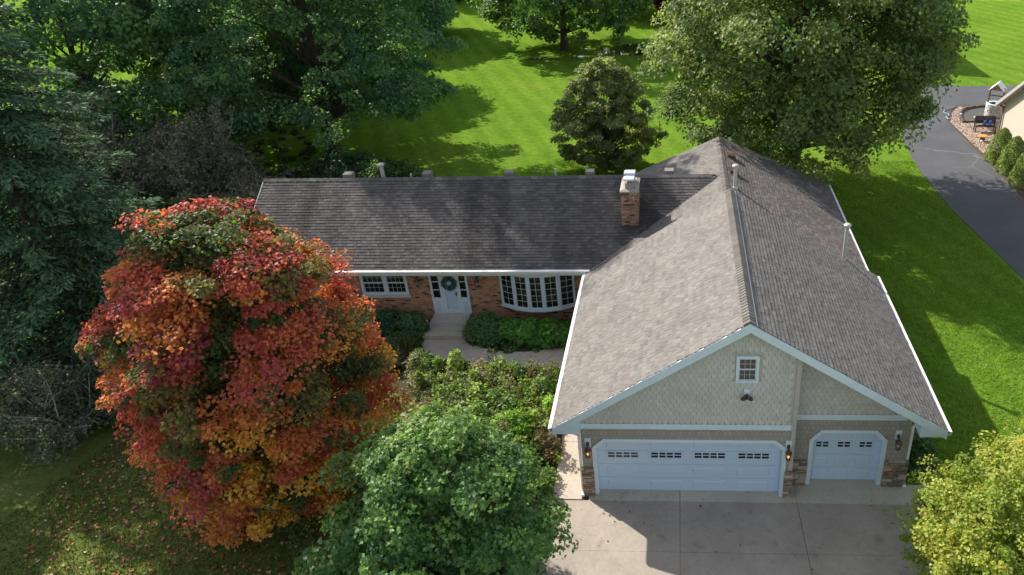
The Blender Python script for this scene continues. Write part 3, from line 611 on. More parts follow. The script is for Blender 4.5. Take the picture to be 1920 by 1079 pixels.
bx('threshold', 'limestone', D, -7.2, -6.56, 9.39, 9.47, .565, .6); MB().box(-6.645, -6.615, 9.37, 9.404, 1.42, 1.62).box(-6.7, -6.645, 9.375, 9.39, 1.5, 1.53).build('handle', 'bronze', D)
# lanterns and flood light
def lantern(x, yf, z, lit, plate=True, s=1.0):
    L = thing('wall_lantern', None, None); L.parent = H
    if plate: bx('back_plate', 'white_paint', L, x-.09, x+.09, yf-.045, yf-.023, z+.3, z+.62)
    y = yf-.17
    MB().tube([(x, yf-.05, z+.42), (x, yf-.09, z+.5), (x, y, z+.5), (x, y, z+.4)], .014*s, 6).lathe([(.045, 0), (.05, .1), (.03, .12)], 8, (x, yf-.06, z+.36)).build('bracket', 'bronze', L)
    MB().lathe([(.02, .40), (.035, .37), (.05, .35), (.10, .28), (.105, .265), (.09, .26)], 8, (x, y, z)).build('hood', 'bronze', L)
    MB().lathe([(.082, .258), (.09, .2), (.065, .06), (.06, .055)], 8, (x, y, z)).build('glass', 'lamp_glass', L)
    g = MB()
    for k in range(4):
        a = k*math.pi/2+.4; g.tube([(x+.092*math.cos(a), y+.092*math.sin(a), z+.26), (x+.096*math.cos(a), y+.096*math.sin(a), z+.2), (x+.068*math.cos(a), y+.068*math.sin(a), z+.055)], .008, 4)
    g.lathe([(.07, .055), (.075, .04), (.03, .01), (.012, -.04)], 8, (x, y, z)).build('cage', 'bronze', L)
    MB().lathe([(.012, .08), (.028, .12), (.026, .17), (.008, .2)], 8, (x, y, z)).build('bulb', 'bulb_on' if lit else 'bulb_off', L)
lantern(-.22, WF, 1.63, True); lantern(5.6, WF, 1.6, True); lantern(8.85, WS, 1.56, False)
lantern(-8.14, 9.48, 1.9, False, False); lantern(-5.7, 9.48, 1.87, False, False)
FL = thing('flood_light', None, None); FL.parent = H
bx('mount', 'white_paint', FL, 4.24, 4.40, WF-.05, WF-.017, 3.9, 4.08)
for sx_ in (-1, 1):
    MB().tube([(4.32, WF-.08, 3.92), (4.32+.09*sx_, WF-.14, 3.87)], .02, 6).lathe([(.02, .06), (.05, .03), (.065, -.03), (.06, -.035)], 10, (4.32+.11*sx_, WF-.17, 3.84)).build('lamp_head', 'dark_metal', FL)
MB().lathe([(.04, 0), (.05, -.05), (.03, -.08)], 10, (4.32, WF-.09, 3.83)).build('sensor', 'dark_metal', FL)
# downspouts
for x, y, a in ((WX0-.06, WF+.03, 1), (WX2+.06, WS+.05, 1)):
    f = MB().box(x-.04, x+.04, y-.03, y+.03, .12, 2.3); e = XL-.02 if x < 4 else XR+.02
    f.hexa([(x-.04, y-.03, 2.3), (x+.04, y-.03, 2.3), (x+.04, y+.03, 2.3), (x-.04, y+.03, 2.3)], [(e-.04, y-.03, 2.66), (e+.04, y-.03, 2.66), (e+.04, y+.03, 2.66), (e-.04, y+.03, 2.66)])
    f.box(x-.05, x+.05, y-.2, y-.03, .05, .12).build('downspout', 'white_gutter', H)
# chimney of bricks
ch = bx('chimney', 'mortar', H, .21, .83, 10.53, 11.87, 3.4, 5.44)
bx('chimney_flashing', 'flashing', H, .185, .855, 10.49, 10.52, 3.86, 4.03)
bcol = [(.34, .20, .125), (.40, .26, .18), (.30, .17, .11), (.42, .30, .21), (.33, .21, .15), (.10, .07, .055), (.25, .14, .10)]
bm_ = []
for c in bcol:
    mb = MB(); mb.col = c; mb.box(-.0985, .0985, -.014, .02, -.0325, .0325); bm_.append(mb.mesh('brick', 'brick_piece'))
    mb = MB(); mb.col = c; mb.box(-.047, .047, -.014, .02, -.0325, .0325); bm_.append(mb.mesh('brick_half', 'brick_piece'))
nb_ = 0
for row in range(27):
    z = 3.52+row*.075-.02
    if z > 5.4: break
    for face in (0, 1, 2):
        L = .66 if face == 0 else 1.38; s = -.1 if row % 2 else 0
        while s < L-.02:
            a, b_ = max(0, s), min(L, s+.208)
            half = (b_-a) < .15; s += .208
            if b_-a < .07: continue
            mid = (a+b_)/2
            if face == 0: P, rz = (.19+mid, 10.525, z), 0
            elif face == 1: P, rz = (.838, 10.51+mid, z), math.pi/2
            else: P, rz = (.202, 10.51+mid, z), -math.pi/2
            if z < zmain(P[1])-.05 or nb_ >= 295: continue
            o = link('brick', random.choice(bm_[1::2] if half else bm_[0::2]), None, ch); o.location = P; o.rotation_euler.z = rz; nb_ += 1
MB().add([(.15, 10.46, 5.44), (.89, 10.46, 5.44), (.89, 11.93, 5.44), (.15, 11.93, 5.44), (.15, 10.46, 5.5), (.89, 10.46, 5.5), (.89, 11.93, 5.5), (.15, 11.93, 5.5), (.27, 10.6, 5.56), (.77, 10.6, 5.56), (.77, 11.8, 5.56), (.27, 11.8, 5.56)],
         [(0, 3, 2, 1), (0, 1, 5, 4), (1, 2, 6, 5), (2, 3, 7, 6), (3, 0, 4, 7), (4, 5, 9, 8), (5, 6, 10, 9), (6, 7, 11, 10), (7, 4, 8, 11), (8, 9, 10, 11)]).build('crown', 'mortar_cap', ch)
for y in (10.78, 11.42):
    MB().box(.36, .68, y-.16, y+.16, 5.55, 5.78).build('flue', 'clay', ch)
    f = MB()
    for px_ in (.37, .66):
        for py_ in (y-.15, y+.14): f.box(px_, px_+.012, py_, py_+.012, 5.78, 5.92)
    f.hexa([(.28, y-.23, 5.92), (.76, y-.23, 5.92), (.76, y+.23, 5.92), (.28, y+.23, 5.92)], [(.32, y-.19, 5.965), (.72, y-.19, 5.965), (.72, y+.19, 5.965), (.32, y+.19, 5.965)]).build('flue_cap', 'galv_cap', ch)
# flue pipes and roof vents
def pipe(x, y, z0, z1, r_, name='flue_pipe'):
    p = thing(name, None, None); p.parent = H
    MB().lathe([(r_*1.9, -.12), (r_*1.7, .02), (r_, .1), (r_, z1-z0)], 12, (x, y, z0)).build('pipe', 'pipe_metal', p)
    MB().lathe([(r_*1.15, -.03), (r_*1.75, 0), (r_*1.85, .06), (r_*1.3, .1), (r_*.4, .12)], 12, (x, y, z1)).build('cap', 'pipe_metal', p)
pipe(8.58, 8.36, 3.55, 4.95, .075); pipe(4.72, 11.7, 5.08, 6.0, .075); pipe(-10.27, 13.2, 5.02, 5.66, .085)
def stub(x, y, z, h, r_): MB().lathe([(r_*1.6, -.2), (r_, -.02), (r_, h), (r_*.8, h)], 10, (x, y, z)).build('vent_pipe', 'pipe_metal', H)
stub(-9.0, 13.1, 5.1, .22, .04); stub(-2.77, 13.2, 5.02, .42, .055)
for x in (-11.75, -8.3, -4.75, -1.3, 2.05): bx('roof_vent', 'vent_grey', H, x-.19, x+.19, 12.98, 13.35, 4.95, 5.36)
for y in (13.34, 15.24):
    MB().hexa([(4.6, y-.18, 5.05), (4.98, y-.18, 4.9), (4.98, y+.18, 4.9), (4.6, y+.18, 5.05)], [(4.62, y-.16, 5.27), (4.96, y-.16, 5.2), (4.96, y+.16, 5.2), (4.62, y+.16, 5.27)]).build('roof_vent', 'flashing', H)
# ================================================================== VEGETATION
LEAF = {
 'quad': (np.array([(0, 0, 0), (.5, .45, .10), (0, 1, 0), (-.5, .45, .10)]), np.array([(0, 1, 2), (0, 2, 3)])),
 'maple': (np.array([(0, 0, 0), (.62, .42, .10), (.22, .55, .02), (0, 1.05, -.05), (-.22, .55, .02), (-.62, .42, .10)]), np.array([(0, 1, 2), (0, 2, 4), (2, 3, 4), (0, 4, 5)])),
 'spray': (np.array([(-.10, 0, 0), (.10, 0, 0), (.16, .55, .03), (0, 1, -.06), (-.16, .55, .03)]), np.array([(0, 1, 2), (0, 2, 4), (2, 3, 4)])),
 'blade': (np.array([(-.06, 0, 0), (.06, 0, 0), (0, 1, 0)]), np.array([(0, 1, 2)])),
}
def unit(a): return a/np.maximum(np.linalg.norm(a, axis=-1, keepdims=True), 1e-9)
def leaves(P, N, D, size, C, kind='quad'):
    """P pos, N normal, D growing direction (made perpendicular), size, C colour -> V,F,C"""
    N = unit(N); D = unit(D-N*(D*N).sum(-1, keepdims=True)); B = np.cross(D, N)
    T, f = LEAF[kind]; k = len(T); n = len(P)
    sz = np.broadcast_to(np.asarray(size), (n,))[:, None, None]
    V = P[:, None]+sz*(T[None, :, 0:1]*B[:, None]+T[None, :, 1:2]*D[:, None]+T[None, :, 2:3]*N[:, None])
    F = (f[None]+k*np.arange(n)[:, None, None]).reshape(-1, 3)
    return V.reshape(-1, 3), F, np.repeat(C, k, 0)
def merge(parts):
    V, F, C, k = [], [], [], 0
    for v, f, c in parts: V.append(v); F.append(f+k); C.append(c); k += len(v)
    return np.concatenate(V), np.concatenate(F), np.concatenate(C)
def vnoise(P, s, seed):
    r_ = np.random.default_rng(seed); k = r_.normal(0, 1, (6, 3))*s; ph = r_.uniform(0, 6.28, 6)
    return np.sin(P @ k.T+ph).mean(1)*1.5
def sph(r_, n):
    return unit(r_.normal(0, 1, (n, 3)))
def crown_centres(r_, n, cx, cy, z0, z1, rad, prof, inner=.3, lump=.16):
    """clump centres over a crown of given profile (prof: list of (t, r) with t 0 bottom..1 top)"""
    t_, rr = np.array(prof).T
    t = r_.uniform(0, 1, n*6); R_ = np.interp(t, t_, rr); keep = r_.uniform(0, 1, n*6) < (R_/R_.max())**1.0*.9+.1
    t, R_ = t[keep][:n], R_[keep][:n]
    a = r_.uniform(0, 2*math.pi, n); d = np.stack([np.cos(a), np.sin(a), t*2-1], 1)
    q = 1+lump*vnoise(d, 2.2, int(r_.integers(1e6)))+r_.normal(0, .05, n)
    f = np.where(r_.uniform(0, 1, n) < inner, r_.uniform(.25, .8, n), r_.uniform(.86, 1.0, n))
    return np.stack([cx+np.cos(a)*R_*rad*q*f, cy+np.sin(a)*R_*rad*q*f, z0+t*(z1-z0)], 1), f, t
def clump_leaves(r_, cen, rc, npc, size, colf, axis, kind, flat=.6, up=.55, droop=.3, jit=.5):
    n = len(cen)*npc; idx = np.repeat(np.arange(len(cen)), npc); u = sph(r_, n); u[:, 2] = np.where(r_.uniform(0, 1, n) < .75, np.abs(u[:, 2]), u[:, 2])
    rr = rc[idx]*(.35+.65*r_.uniform(0, 1, n)**.5)
    P = cen[idx]+u*rr[:, None]*np.array([1, 1, flat])
    out = P-np.stack([np.full(n, axis[0]), np.full(n, axis[1]), P[:, 2]*.7+axis[2]*.3], 1); out = unit(out)
    N = u*.45+np.array([0, 0, up])+out*.45+r_.normal(0, jit*.6, (n, 3))
    D = out*.8+u*.5+np.array([0, 0, -droop])+r_.normal(0, .5, (n, 3))
    C = colf(P, idx, r_)
    return leaves(P, N, D, size*r_.uniform(.65, 1.25, n), C, kind)
def limbs(mb, base, h, r0_, targets, r_, lean=(0, 0), n=6, ztop=.75, tmin=.15):
    bx_, by_, bz_ = base; top = Vector((bx_+lean[0], by_+lean[1], bz_+h*ztop)); seg = 7
    pts = [Vector(base).lerp(top, k/seg)+Vector((r_.normal(0, .06)*h*.05, r_.normal(0, .06)*h*.05, 0))*(k > 0) for k in range(seg+1)]
    pts[0].z -= .1
    mb.tube(pts, [r0_*(1.35 if k == 0 else 1-.85*k/seg) for k in range(seg+1)], 8)
    for T in targets:
        T = Vector(T); f = min(.98, max(tmin, ((T.z-bz_)/(h*ztop))*.62-.05+r_.normal(0, .05))); k = f*seg; i = min(int(k), seg-1)
        A = pts[i].lerp(pts[i+1], k-i); mid = A.lerp(T, .5)+Vector((r_.normal(0, .15), r_.normal(0, .15), .12*(T-A).length*.6+r_.normal(0, .15)))
        ra = r0_*(1-.85*f)*.42; q1 = A.lerp(mid, .5)+Vector((0, 0, .05)); q2 = mid.lerp(T, .5)
        mb.tube([A, q1, mid, q2, T], [ra, ra*.75, ra*.5, ra*.3, .012], n, False)
def tree(name, label, cat, base, h, rad, z0, prof, ncl, npc, size, rc, colf, kind='quad', group=None, mat_='leaf', trunk_r=.3, nl=30, seed=1, inner=.3, lump=.16, flat=.6, lean=(0, 0), bark='bark', up=.55, droop=.3, sub=6, jit=.9):
    r_ = np.random.default_rng(seed)
    o = thing(name, label, cat, group, loc=(base[0], base[1], 0))
    ax = (lean[0]*.6, lean[1]*.6, h*.5)
    cen, f, t = crown_centres(r_, ncl, ax[0], ax[1], z0, h, rad, prof, inner, lump)
    big = cen; rcs = rc*r_.uniform(.65, 1.3, ncl)
    if sub > 1:      # every bough end carries several leafy twigs
        k = np.repeat(np.arange(ncl), sub); u = sph(r_, len(k)); u[:, 2] = np.where(r_.uniform(0, 1, len(k)) < .7, np.abs(u[:, 2]), u[:, 2])
        cen = big[k]+u*(rcs[k]*r_.uniform(.55, 1.0, len(k)))[:, None]*np.array([1, 1, flat]); f, t = f[k], t[k]; rcs = rcs[k]*r_.uniform(.32, .6, len(k)); npc = npc//sub
        owner = k
    else: owner = np.arange(ncl)
    V, F, C = clump_leaves(r_, cen, rcs, npc, size, lambda P, i, q: colf(P, i, q, cen, f, t), ax, kind, .75, up, droop, jit)
    cen = big
    link('crown', np_mesh('crown', V, F, C, mat_), None, o)
    mb = MB(); limbs(mb, (0, 0, 0), h, trunk_r, [tuple(c) for c in cen[r_.choice(ncl, min(nl, ncl), False)]], r_, lean)
    tk = mb.build('trunk', bark, o)
    return o
def greens(pal, hue_noise=.25, jit=.18, inner_dark=None):
    pal = np.array(pal)*2.0
    def f(P, i, r_, cen, fr, t):
        k = vnoise(cen, .9, 5)*.5+.5+r_.normal(0, .22, len(cen)); k = np.clip(k, 0, .999)*(len(pal)-1)
        a = np.floor(k).astype(int); b_ = (k-a)[:, None]; c = pal[a]*(1-b_)+pal[np.minimum(a+1, len(pal)-1)]*b_
        c = c[i]*np.exp(r_.normal(0, jit, (len(i), 1)))
        return np.clip(c*(1+r_.normal(0, .05, (len(i), 3))), .003, .8)
    return f
def red_cols(P, i, r_, cen, fr, t):
    pal = 1.15*np.array([(.30, .06, .075), (.43, .095, .075), (.48, .15, .07), (.56, .22, .055), (.62, .34, .06)])      # burgundy .. gold
    grn, olive, rose = np.array((.09, .135, .045)), np.array((.20, .175, .06)), np.array((.34, .17, .13))
    h1 = (np.abs(np.sin(fr*9173.1+t*771.7))*43758.5) % 1; h2 = (np.abs(np.sin(fr*3571.3+t*1931.9))*24634.6) % 1      # one draw per bough
    n = len(cen); k = vnoise(cen, .8, 3); k2 = vnoise(cen, .7, 8); x = cen[:, 0]/4
    w_ = np.clip(.47+.26*k+.22*x-.48*(t-.45)+(h1-.5)*.75+r_.normal(0, .06, n), 0, .999)*4; a = np.floor(w_).astype(int); b_ = (w_-a)[:, None]
    c = pal[a]*(1-b_)+pal[a+1]*b_
    g = (k2*.5+h2*1.1+r_.normal(0, .12, n) > .88) | ((t > .82) & (h2 > .62)) | (fr < .72)
    c = np.where(g[:, None], np.where((h1 < .5)[:, None], grn, np.where((h1 < .93)[:, None], olive, rose)), c)
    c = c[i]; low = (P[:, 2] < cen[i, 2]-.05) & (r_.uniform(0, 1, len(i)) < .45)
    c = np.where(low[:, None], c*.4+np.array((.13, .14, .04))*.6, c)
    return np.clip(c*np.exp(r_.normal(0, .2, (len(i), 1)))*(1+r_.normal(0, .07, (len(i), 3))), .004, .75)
OVAL = [(0, .55), (.12, .82), (.3, 1), (.5, .97), (.7, .78), (.87, .5), (1, .14)]
DOME = [(0, .6), (.15, .9), (.35, 1), (.6, .95), (.8, .72), (.93, .42), (1, .15)]
PEAR = [(0, .7), (.12, .95), (.28, 1), (.48, .9), (.68, .68), (.86, .4), (1, .1)]
G_dark = [(.033, .07, .037), (.046, .092, .044), (.062, .115, .048), (.082, .138, .056)]
G_mid = [(.035, .07, .02), (.05, .095, .025), (.075, .125, .03), (.10, .15, .035)]
G_right = [(.048, .08, .027), (.07, .105, .033), (.098, .132, .04), (.13, .155, .05)]
G_maple = [(.036, .078, .026), (.052, .10, .032), (.07, .125, .036), (.095, .15, .042)]
G_yel = [(.085, .12, .02), (.12, .155, .024), (.155, .18, .03), (.195, .195, .042)]
G_pear = [(.07, .095, .038), (.095, .12, .046), (.13, .155, .062), (.18, .195, .09)]

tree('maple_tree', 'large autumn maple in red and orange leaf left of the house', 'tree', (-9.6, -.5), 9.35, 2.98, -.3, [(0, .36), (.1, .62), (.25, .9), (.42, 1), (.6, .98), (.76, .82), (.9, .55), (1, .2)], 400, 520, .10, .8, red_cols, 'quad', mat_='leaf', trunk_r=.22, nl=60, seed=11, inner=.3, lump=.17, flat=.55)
tree('maple_tree', 'green broadleaf maple at the lower edge left of the driveway', 'tree', (-3.35, -4.4), 5.85, 2.35, .3, OVAL, 150, 560, .11, .72, greens(G_maple, jit=.25), 'maple', mat_='leaf_gloss', trunk_r=.15, nl=40, seed=12, inner=.3, lump=.24)
tree('birch_tree', 'small yellow-green tree at the lower right corner by the driveway', 'tree', (11.15, -3.95), 5.0, 2.95, .2, OVAL, 270, 400, .08, .58, greens(G_yel, jit=.2), 'quad', trunk_r=.11, nl=40, seed=13, inner=.3, lump=.16)
tree('pear_tree', 'small pyramidal tree on the back lawn behind the roof ridge', 'tree', (-1.95, 27.3), 6.6, 2.85, .6, PEAR, 200, 420, .12, .55, greens(G_pear), 'quad', trunk_r=.15, nl=50, seed=14, inner=.4, lump=.14)
tree('shade_tree', 'very large leafy tree behind the garage wing beside the asphalt drive', 'tree', (8.9, 23.5), 15.5, 6.5, 2.2, DOME, 290, 560, .17, 1.5, greens(G_right), 'quad', trunk_r=.42, nl=60, seed=15, inner=.3, lump=.15, flat=.5)
tree('shade_tree', 'tall dark tree with forked trunk behind the left end of the roof', 'tree', (-20.0, 29.6), 23, 8.4, 2.9, DOME, 320, 480, .19, 1.45, greens(G_dark), 'quad', trunk_r=.45, nl=60, seed=16, inner=.3, lump=.16, flat=.5)
tree('shade_tree', 'dark tree farther down the left side of the back lawn', 'tree', (-26.5, 46), 9.5, 6.6, 1.0, DOME, 220, 330, .25, 1.6, greens(G_dark), 'quad', trunk_r=.4, nl=30, seed=17)
tree('shade_tree', 'spreading tree standing by the puddles in the middle of the far lawn', 'tree', (-8.8, 59.8), 14, 7.8, 1.6, DOME, 200, 330, .25, 1.5, greens(G_mid[:3]), 'quad', trunk_r=.38, nl=40, seed=18, lump=.2)
tree('shade_tree', 'dense dark tree at the top left behind the spruce', 'tree', (-33.5, 27.5), 16, 7.6, .8, DOME, 200, 330, .25, 1.6, greens(G_dark), 'quad', trunk_r=.35, nl=30, seed=19)
tree('shade_tree', 'dark green tree in the upper left row behind bare shrubs', 'tree', (-32, 42), 13, 8, .8, DOME, 190, 280, .27, 1.6, greens(G_dark[1:]), 'quad', trunk_r=.35, nl=20, seed=20)
tree('shade_tree', 'dark distant tree at the far end of the left tree row', 'tree', (-30, 68), 11, 8, .5, DOME, 260, 110, .5, 1.5, greens(G_dark), 'quad', trunk_r=.35, nl=16, seed=21)
tree('shade_tree', 'distant dark tree closing the narrow lawn at the top edge', 'tree', (-27, 96), 15, 8.5, .3, DOME, 230, 100, .55, 1.6, greens(G_dark), 'quad', trunk_r=.35, nl=12, seed=22)
tree('yellowing_tree', 'yellow-green drooping tree behind the puddles at the top edge', 'tree', (-3.0, 78), 11, 5, .8, DOME, 190, 110, .4, 1.1, greens([(.12, .17, .02), (.2, .22, .03), (.09, .13, .02)]), 'quad', trunk_r=.25, nl=20, seed=23)
tree('purple_tree', 'dark red leaved tree half hidden at the top edge', 'tree', (1.6, 73), 11, 3.4, 1.4, DOME, 170, 110, .38, 1.0, greens([(.05, .010, .014), (.08, .014, .018), (.11, .024, .024)]), 'quad', trunk_r=.25, nl=20, seed=24)
# blue-green spruce
def spruce(label, base, h, rad, seed, dens=1.0, z0=.4):
    r_ = np.random.default_rng(seed); o = thing('spruce_tree', label, 'tree', loc=(base[0], base[1], 0)); parts = []; mb = MB()
    mb.tube([(0, 0, -.1), (0, 0, h*.5), (0, 0, h)], [.32, .2, .02], 8); z = z0
    while z < h-.15:
        t = (z-z0)/(h-z0); L0 = rad*(1-t)**.8+.25; nb = int(6+5*(1-t))
        for k in range(nb):
            a = r_.uniform(0, 6.28); L = L0*r_.uniform(.72, 1.12); d = np.array((math.cos(a), math.sin(a), 0)); side = np.array((-d[1], d[0], 0)); n = int((26+54*L/rad*1.3)*dens)
            s = r_.uniform(.12, 1, n)**.75; drop = -.27*L*s**1.6+.12*L*np.clip(s-.75, 0, 1); lat = r_.normal(0, 1, n)*.17*L*(1.15-s)+r_.normal(0, .06, n)
            P = d*(s*L)[:, None]+side*lat[:, None]; P[:, 2] += z+drop+r_.normal(0, .06, n)-np.abs(lat)*.25
            D = d*.9+side*np.sign(lat)[:, None]*.7+np.array((0, 0, -.15))+r_.normal(0, .45, (n, 3)); N = np.array((0, 0, 1.))+d*.35+r_.normal(0, .35, (n, 3))
            c = np.array((.04, .085, .045))+s[:, None]**2*np.array((.06, .09, .045)); c = c*np.exp(r_.normal(0, .22, (n, 1)))
            parts.append(leaves(P, N, D, .26*r_.uniform(.6, 1.2, n), c, 'spray'))
            if k % 2 == 0: mb.tube([(0, 0, z), tuple(d*L*.5+np.array((0, 0, z-.1*L))), tuple(d*L*.9+np.array((0, 0, z-.28*L)))], [.05, .03, .01], 4, False)
        z += .30+.1*r_.uniform()
    V, F, C = merge(parts); link('crown', np_mesh('crown', V, F, C, 'needle'), None, o); mb.build('trunk', 'bark', o); return o
spruce('tall blue-green spruce at the left edge of the picture', (-21.6, 7.6), 19.5, 5.3, 31, 2.3)
spruce('dark lower conifer off the left edge, added to shade the front lawn', (-24.6, 2.6), 12.5, 3.6, 32, 1.2)  # unseen tree, added for the shade it casts on the front lawn
# bare twiggy shrubs with a few leaves
def twigs(name, label, base, h, spread, seed, nst=16, leafn=900, lc=(.05, .055, .045), lsz=.11, depth=4, cat='shrub', mt='twig', r0_=.05):
    r_ = np.random.default_rng(seed); o = thing(name, label, cat, loc=(base[0], base[1], 0)); mb = MB(); tips = []
    def grow(p, d, L, rad, dep):
        q = p+d*L*.55+np.append(r_.normal(0, .05*L, 2), 0); e = q+unit(d+np.array((0, 0, -.12*(4-dep)))+r_.normal(0, .18, 3))*L*.5
        mb.tube([tuple(p), tuple(q), tuple(e)], [rad, rad*.75, rad*.5], 4 if dep > 1 else 3, False); tips.append(e); tips.append(q)
        if dep == 0: return
        for _ in range(3 if dep > 1 else 2):
            w_ = r_.uniform(.3, 1); grow(p+(e-p)*w_, unit(d*.8+r_.normal(0, .55, 3)+np.array((0, 0, .08))), L*r_.uniform(.5, .75), rad*.5, dep-1)
    for k in range(nst):
        a = r_.uniform(0, 6.28); tl = r_.uniform(.15, 1)*spread; d = unit(np.array((math.cos(a)*tl, math.sin(a)*tl, h)))
        grow(np.array((math.cos(a)*.25, math.sin(a)*.25, -.05)), d, h*r_.uniform(.42, .62), r0_, depth-1)
    mb.build('branches', mt, o); T = np.array(tips); n = leafn; P = T[r_.integers(0, len(T), n)]+r_.normal(0, .14, (n, 3))
    P[:, 2] = np.maximum(P[:, 2], .05)
    C = np.array(lc)*np.exp(r_.normal(0, .3, (n, 1))); V, F, C = leaves(P, r_.normal(0, .6, (n, 3))+np.array((0, 0, .8)), r_.normal(0, 1, (n, 3)), lsz*r_.uniform(.6, 1.3, n), C, 'quad')
    link('leaves', np_mesh('leaves', V, F, C, 'leaf'), None, o); return o
twigs('bare_shrub', 'large grey-leaved half bare shrub below the dark trees at upper left', (-23.6, 20.6), 6.2, 4.2, 41, 26, 15000, (.17, .18, .14), .14)
twigs('bare_shrub', 'bare branched shrub just left of the roof end', (-19.2, 18.2), 3.8, 4.4, 42, 22, 3000, (.15, .14, .11), .11)
twigs('bare_shrub', 'purplish twiggy shrub between the spruce and the tall dark tree', (-28.5, 20), 7.0, 3.6, 43, 22, 15000, (.15, .17, .145), .15)
twigs('leafy_shrub', 'silvery leaved twiggy shrub low at the left edge', (-18.4, 2.2), 2.9, 2.3, 44, 18, 9000, (.11, .145, .10), .10)
twigs('bare_shrub', 'tangle of bare branches under the spruce at the left edge', (-20.2, 4.4), 2.6, 2.6, 45, 16, 3000, (.06, .08, .05), .1)
# understory below the left trees
def bush(name, label, base, rx, ry, h, n, size, pal, seed, kind='quad', cat='shrub', group=None, mat_='leaf', parent=None, rc=.3, stems=6):
    r_ = np.random.default_rng(seed); o = thing(name, label, cat, group, loc=(base[0], base[1], base[2] if len(base) > 2 else 0)); m_ = max(10, n//70)
    a = r_.uniform(0, 6.28, m_); q = r_.uniform(0, 1, m_)**.5; zz = (1-q**2)**.5*h*.82*r_.uniform(.55, 1.05, m_)+.08*h
    cen = np.stack([np.cos(a)*q*rx*.88, np.sin(a)*q*ry*.88, zz], 1); f = greens(pal)
    V, F, C = clump_leaves(r_, cen, rc*r_.uniform(.6, 1.3, m_), n//m_, size, lambda P, i, r2: f(P, i, r2, cen, q, q), (0, 0, h*.3), kind, .75, .5, .2, .7)
    V[:, 2] = np.maximum(V[:, 2], .015)
    link('foliage', np_mesh('foliage', V, F, C, mat_), None, o); mb = MB()
    for k in range(stems):
        c = cen[r_.integers(m_)]; mb.tube([(0, 0, -.05), tuple(c*.5+np.array((0, 0, .05))), tuple(c)], [.025, .016, .005], 4, False)
    mb.build('stem', 'bark', o); return o
bush('undergrowth_shrub', 'dark low shrub at the foot of the tall forked tree', (-17.5, 25.5), 3, 2.2, 1.7, 6000, .18, G_dark, 51, rc=.5)
bush('undergrowth_shrub', 'mid green low shrub behind the left half of the roof ridge', (-14.6, 24.6), 2.6, 1.8, 1.5, 6000, .17, G_mid, 52, rc=.45)
bush('undergrowth_shrub', 'dark shrub deep in shade between spruce and roof', (-23.5, 16.5), 3.4, 3, 2.6, 7000, .18, G_dark, 53, rc=.5)
bush('undergrowth_shrub', 'bright leaved sapling between the spruce and the red maple', (-17.2, 9.8), 1.6, 1.6, 4.4, 5000, .15, G_mid, 54, rc=.4)
bush('undergrowth_shrub', 'dark ground shrub below the spruce at the left edge', (-18.6, 4.6), 2.2, 2.2, 1.6, 6000, .14, G_dark, 55, rc=.4)
bush('undergrowth_shrub', 'dark leafy shrub at the lower left lawn edge', (-17.0, 4.0), 1.6, 1.5, 1.3, 4000, .12, G_dark, 56, rc=.35)
bush('undergrowth_shrub', 'dark thicket behind the bare shrubs at upper left', (-32, 17), 5, 5, 4.5, 9000, .25, G_dark, 57, rc=.7)
bush('undergrowth_shrub', 'dark thicket at the far end of the left tree row', (-26, 55), 4, 5, 4, 6000, .3, G_dark, 58, rc=.8)
# foundation shrubs
yew = [(.03, .075, .035), (.045, .10, .045), (.06, .12, .05)]
bush('yew_shrub', 'rounded dark yew nearest the red maple under the double window', (-10.55, 8.5), .75, .7, 1.05, 5500, .075, yew, 61, group='yews along the brick wall', rc=.22)
bush('yew_shrub', 'rounded dark yew in the middle below the double window', (-9.6, 8.75), .75, .65, 1.15, 6000, .075, yew, 62, group='yews along the brick wall', rc=.22)
bush('yew_shrub', 'broad dark yew just left of the entry steps', (-8.55, 8.75), .72, .7, 1.05, 6000, .085, [(.05, .10, .045), (.07, .13, .055), (.085, .15, .06)], 63, group='yews along the brick wall', rc=.22)
bush('juniper_shrub', 'loose green shrub just right of the entry steps', (-5.4, 8.5), .8, .75, 1.05, 7000, .10, [(.055, .11, .045), (.075, .135, .055), (.095, .16, .065)], 64, rc=.25)
for i, (x, y, h, lab) in enumerate(((-4.45, 8.45, .75, 'leafy green perennial below the left half of the bow window'), (-3.55, 8.4, .8, 'leafy green perennial below the middle of the bow window'), (-2.7, 8.35, .72, 'leafy green perennial below the right half of the bow window'), (-1.85, 8.3, .6, 'leafy green perennial nearest the garage eave below the bow window'))):
    bush('leafy_perennial', lab, (x, y), .62, .55, h, 2000, .17, [(.06, .15, .03), (.085, .19, .035), (.11, .22, .04)], 65+i, kind='maple', cat='plant', group='perennials below the bow window', rc=.28)
bush('hydrangea', 'faded pinkish hydrangea at the wall behind the red maple', (-11.3, 9.0), .7, .5, 1.9, 3500, .11, [(.07, .08, .03), (.22, .15, .10), (.26, .17, .12)], 71, rc=.22)
bush('fern_clump', 'feathery green plant left of the concrete landing', (-8.7, 7.6), .7, .6, .7, 4000, .12, [(.04, .075, .03), (.06, .10, .035), (.05, .08, .04)], 72, kind='spray', cat='plant', rc=.25)
bush('fern_clump', 'dry olive plant clump between landing and red maple', (-8.9, 6.5), .8, .8, .65, 3500, .11, [(.07, .075, .035), (.09, .085, .045), (.05, .06, .03)], 73, kind='spray', cat='plant', rc=.25)
bush('garden_shrub', 'bright green shrub in the garden bed near the garage eave', (-3.0, 2.4), .85, .75, .95, 3500, .12, [(.07, .14, .02), (.10, .17, .025), (.13, .19, .03)], 74, rc=.25)
bush('garden_shrub', 'leafy shrub at the right end of the drive below the single garage lantern', (9.9, 1.3), .45, .6, .95, 1800, .12, G_maple, 75, rc=.22)
bush('garden_shrub', 'low dark shrub on the right side of the garage wall', (10.1, 2.6), .5, .9, .6, 2000, .10, G_dark, 76, rc=.2)
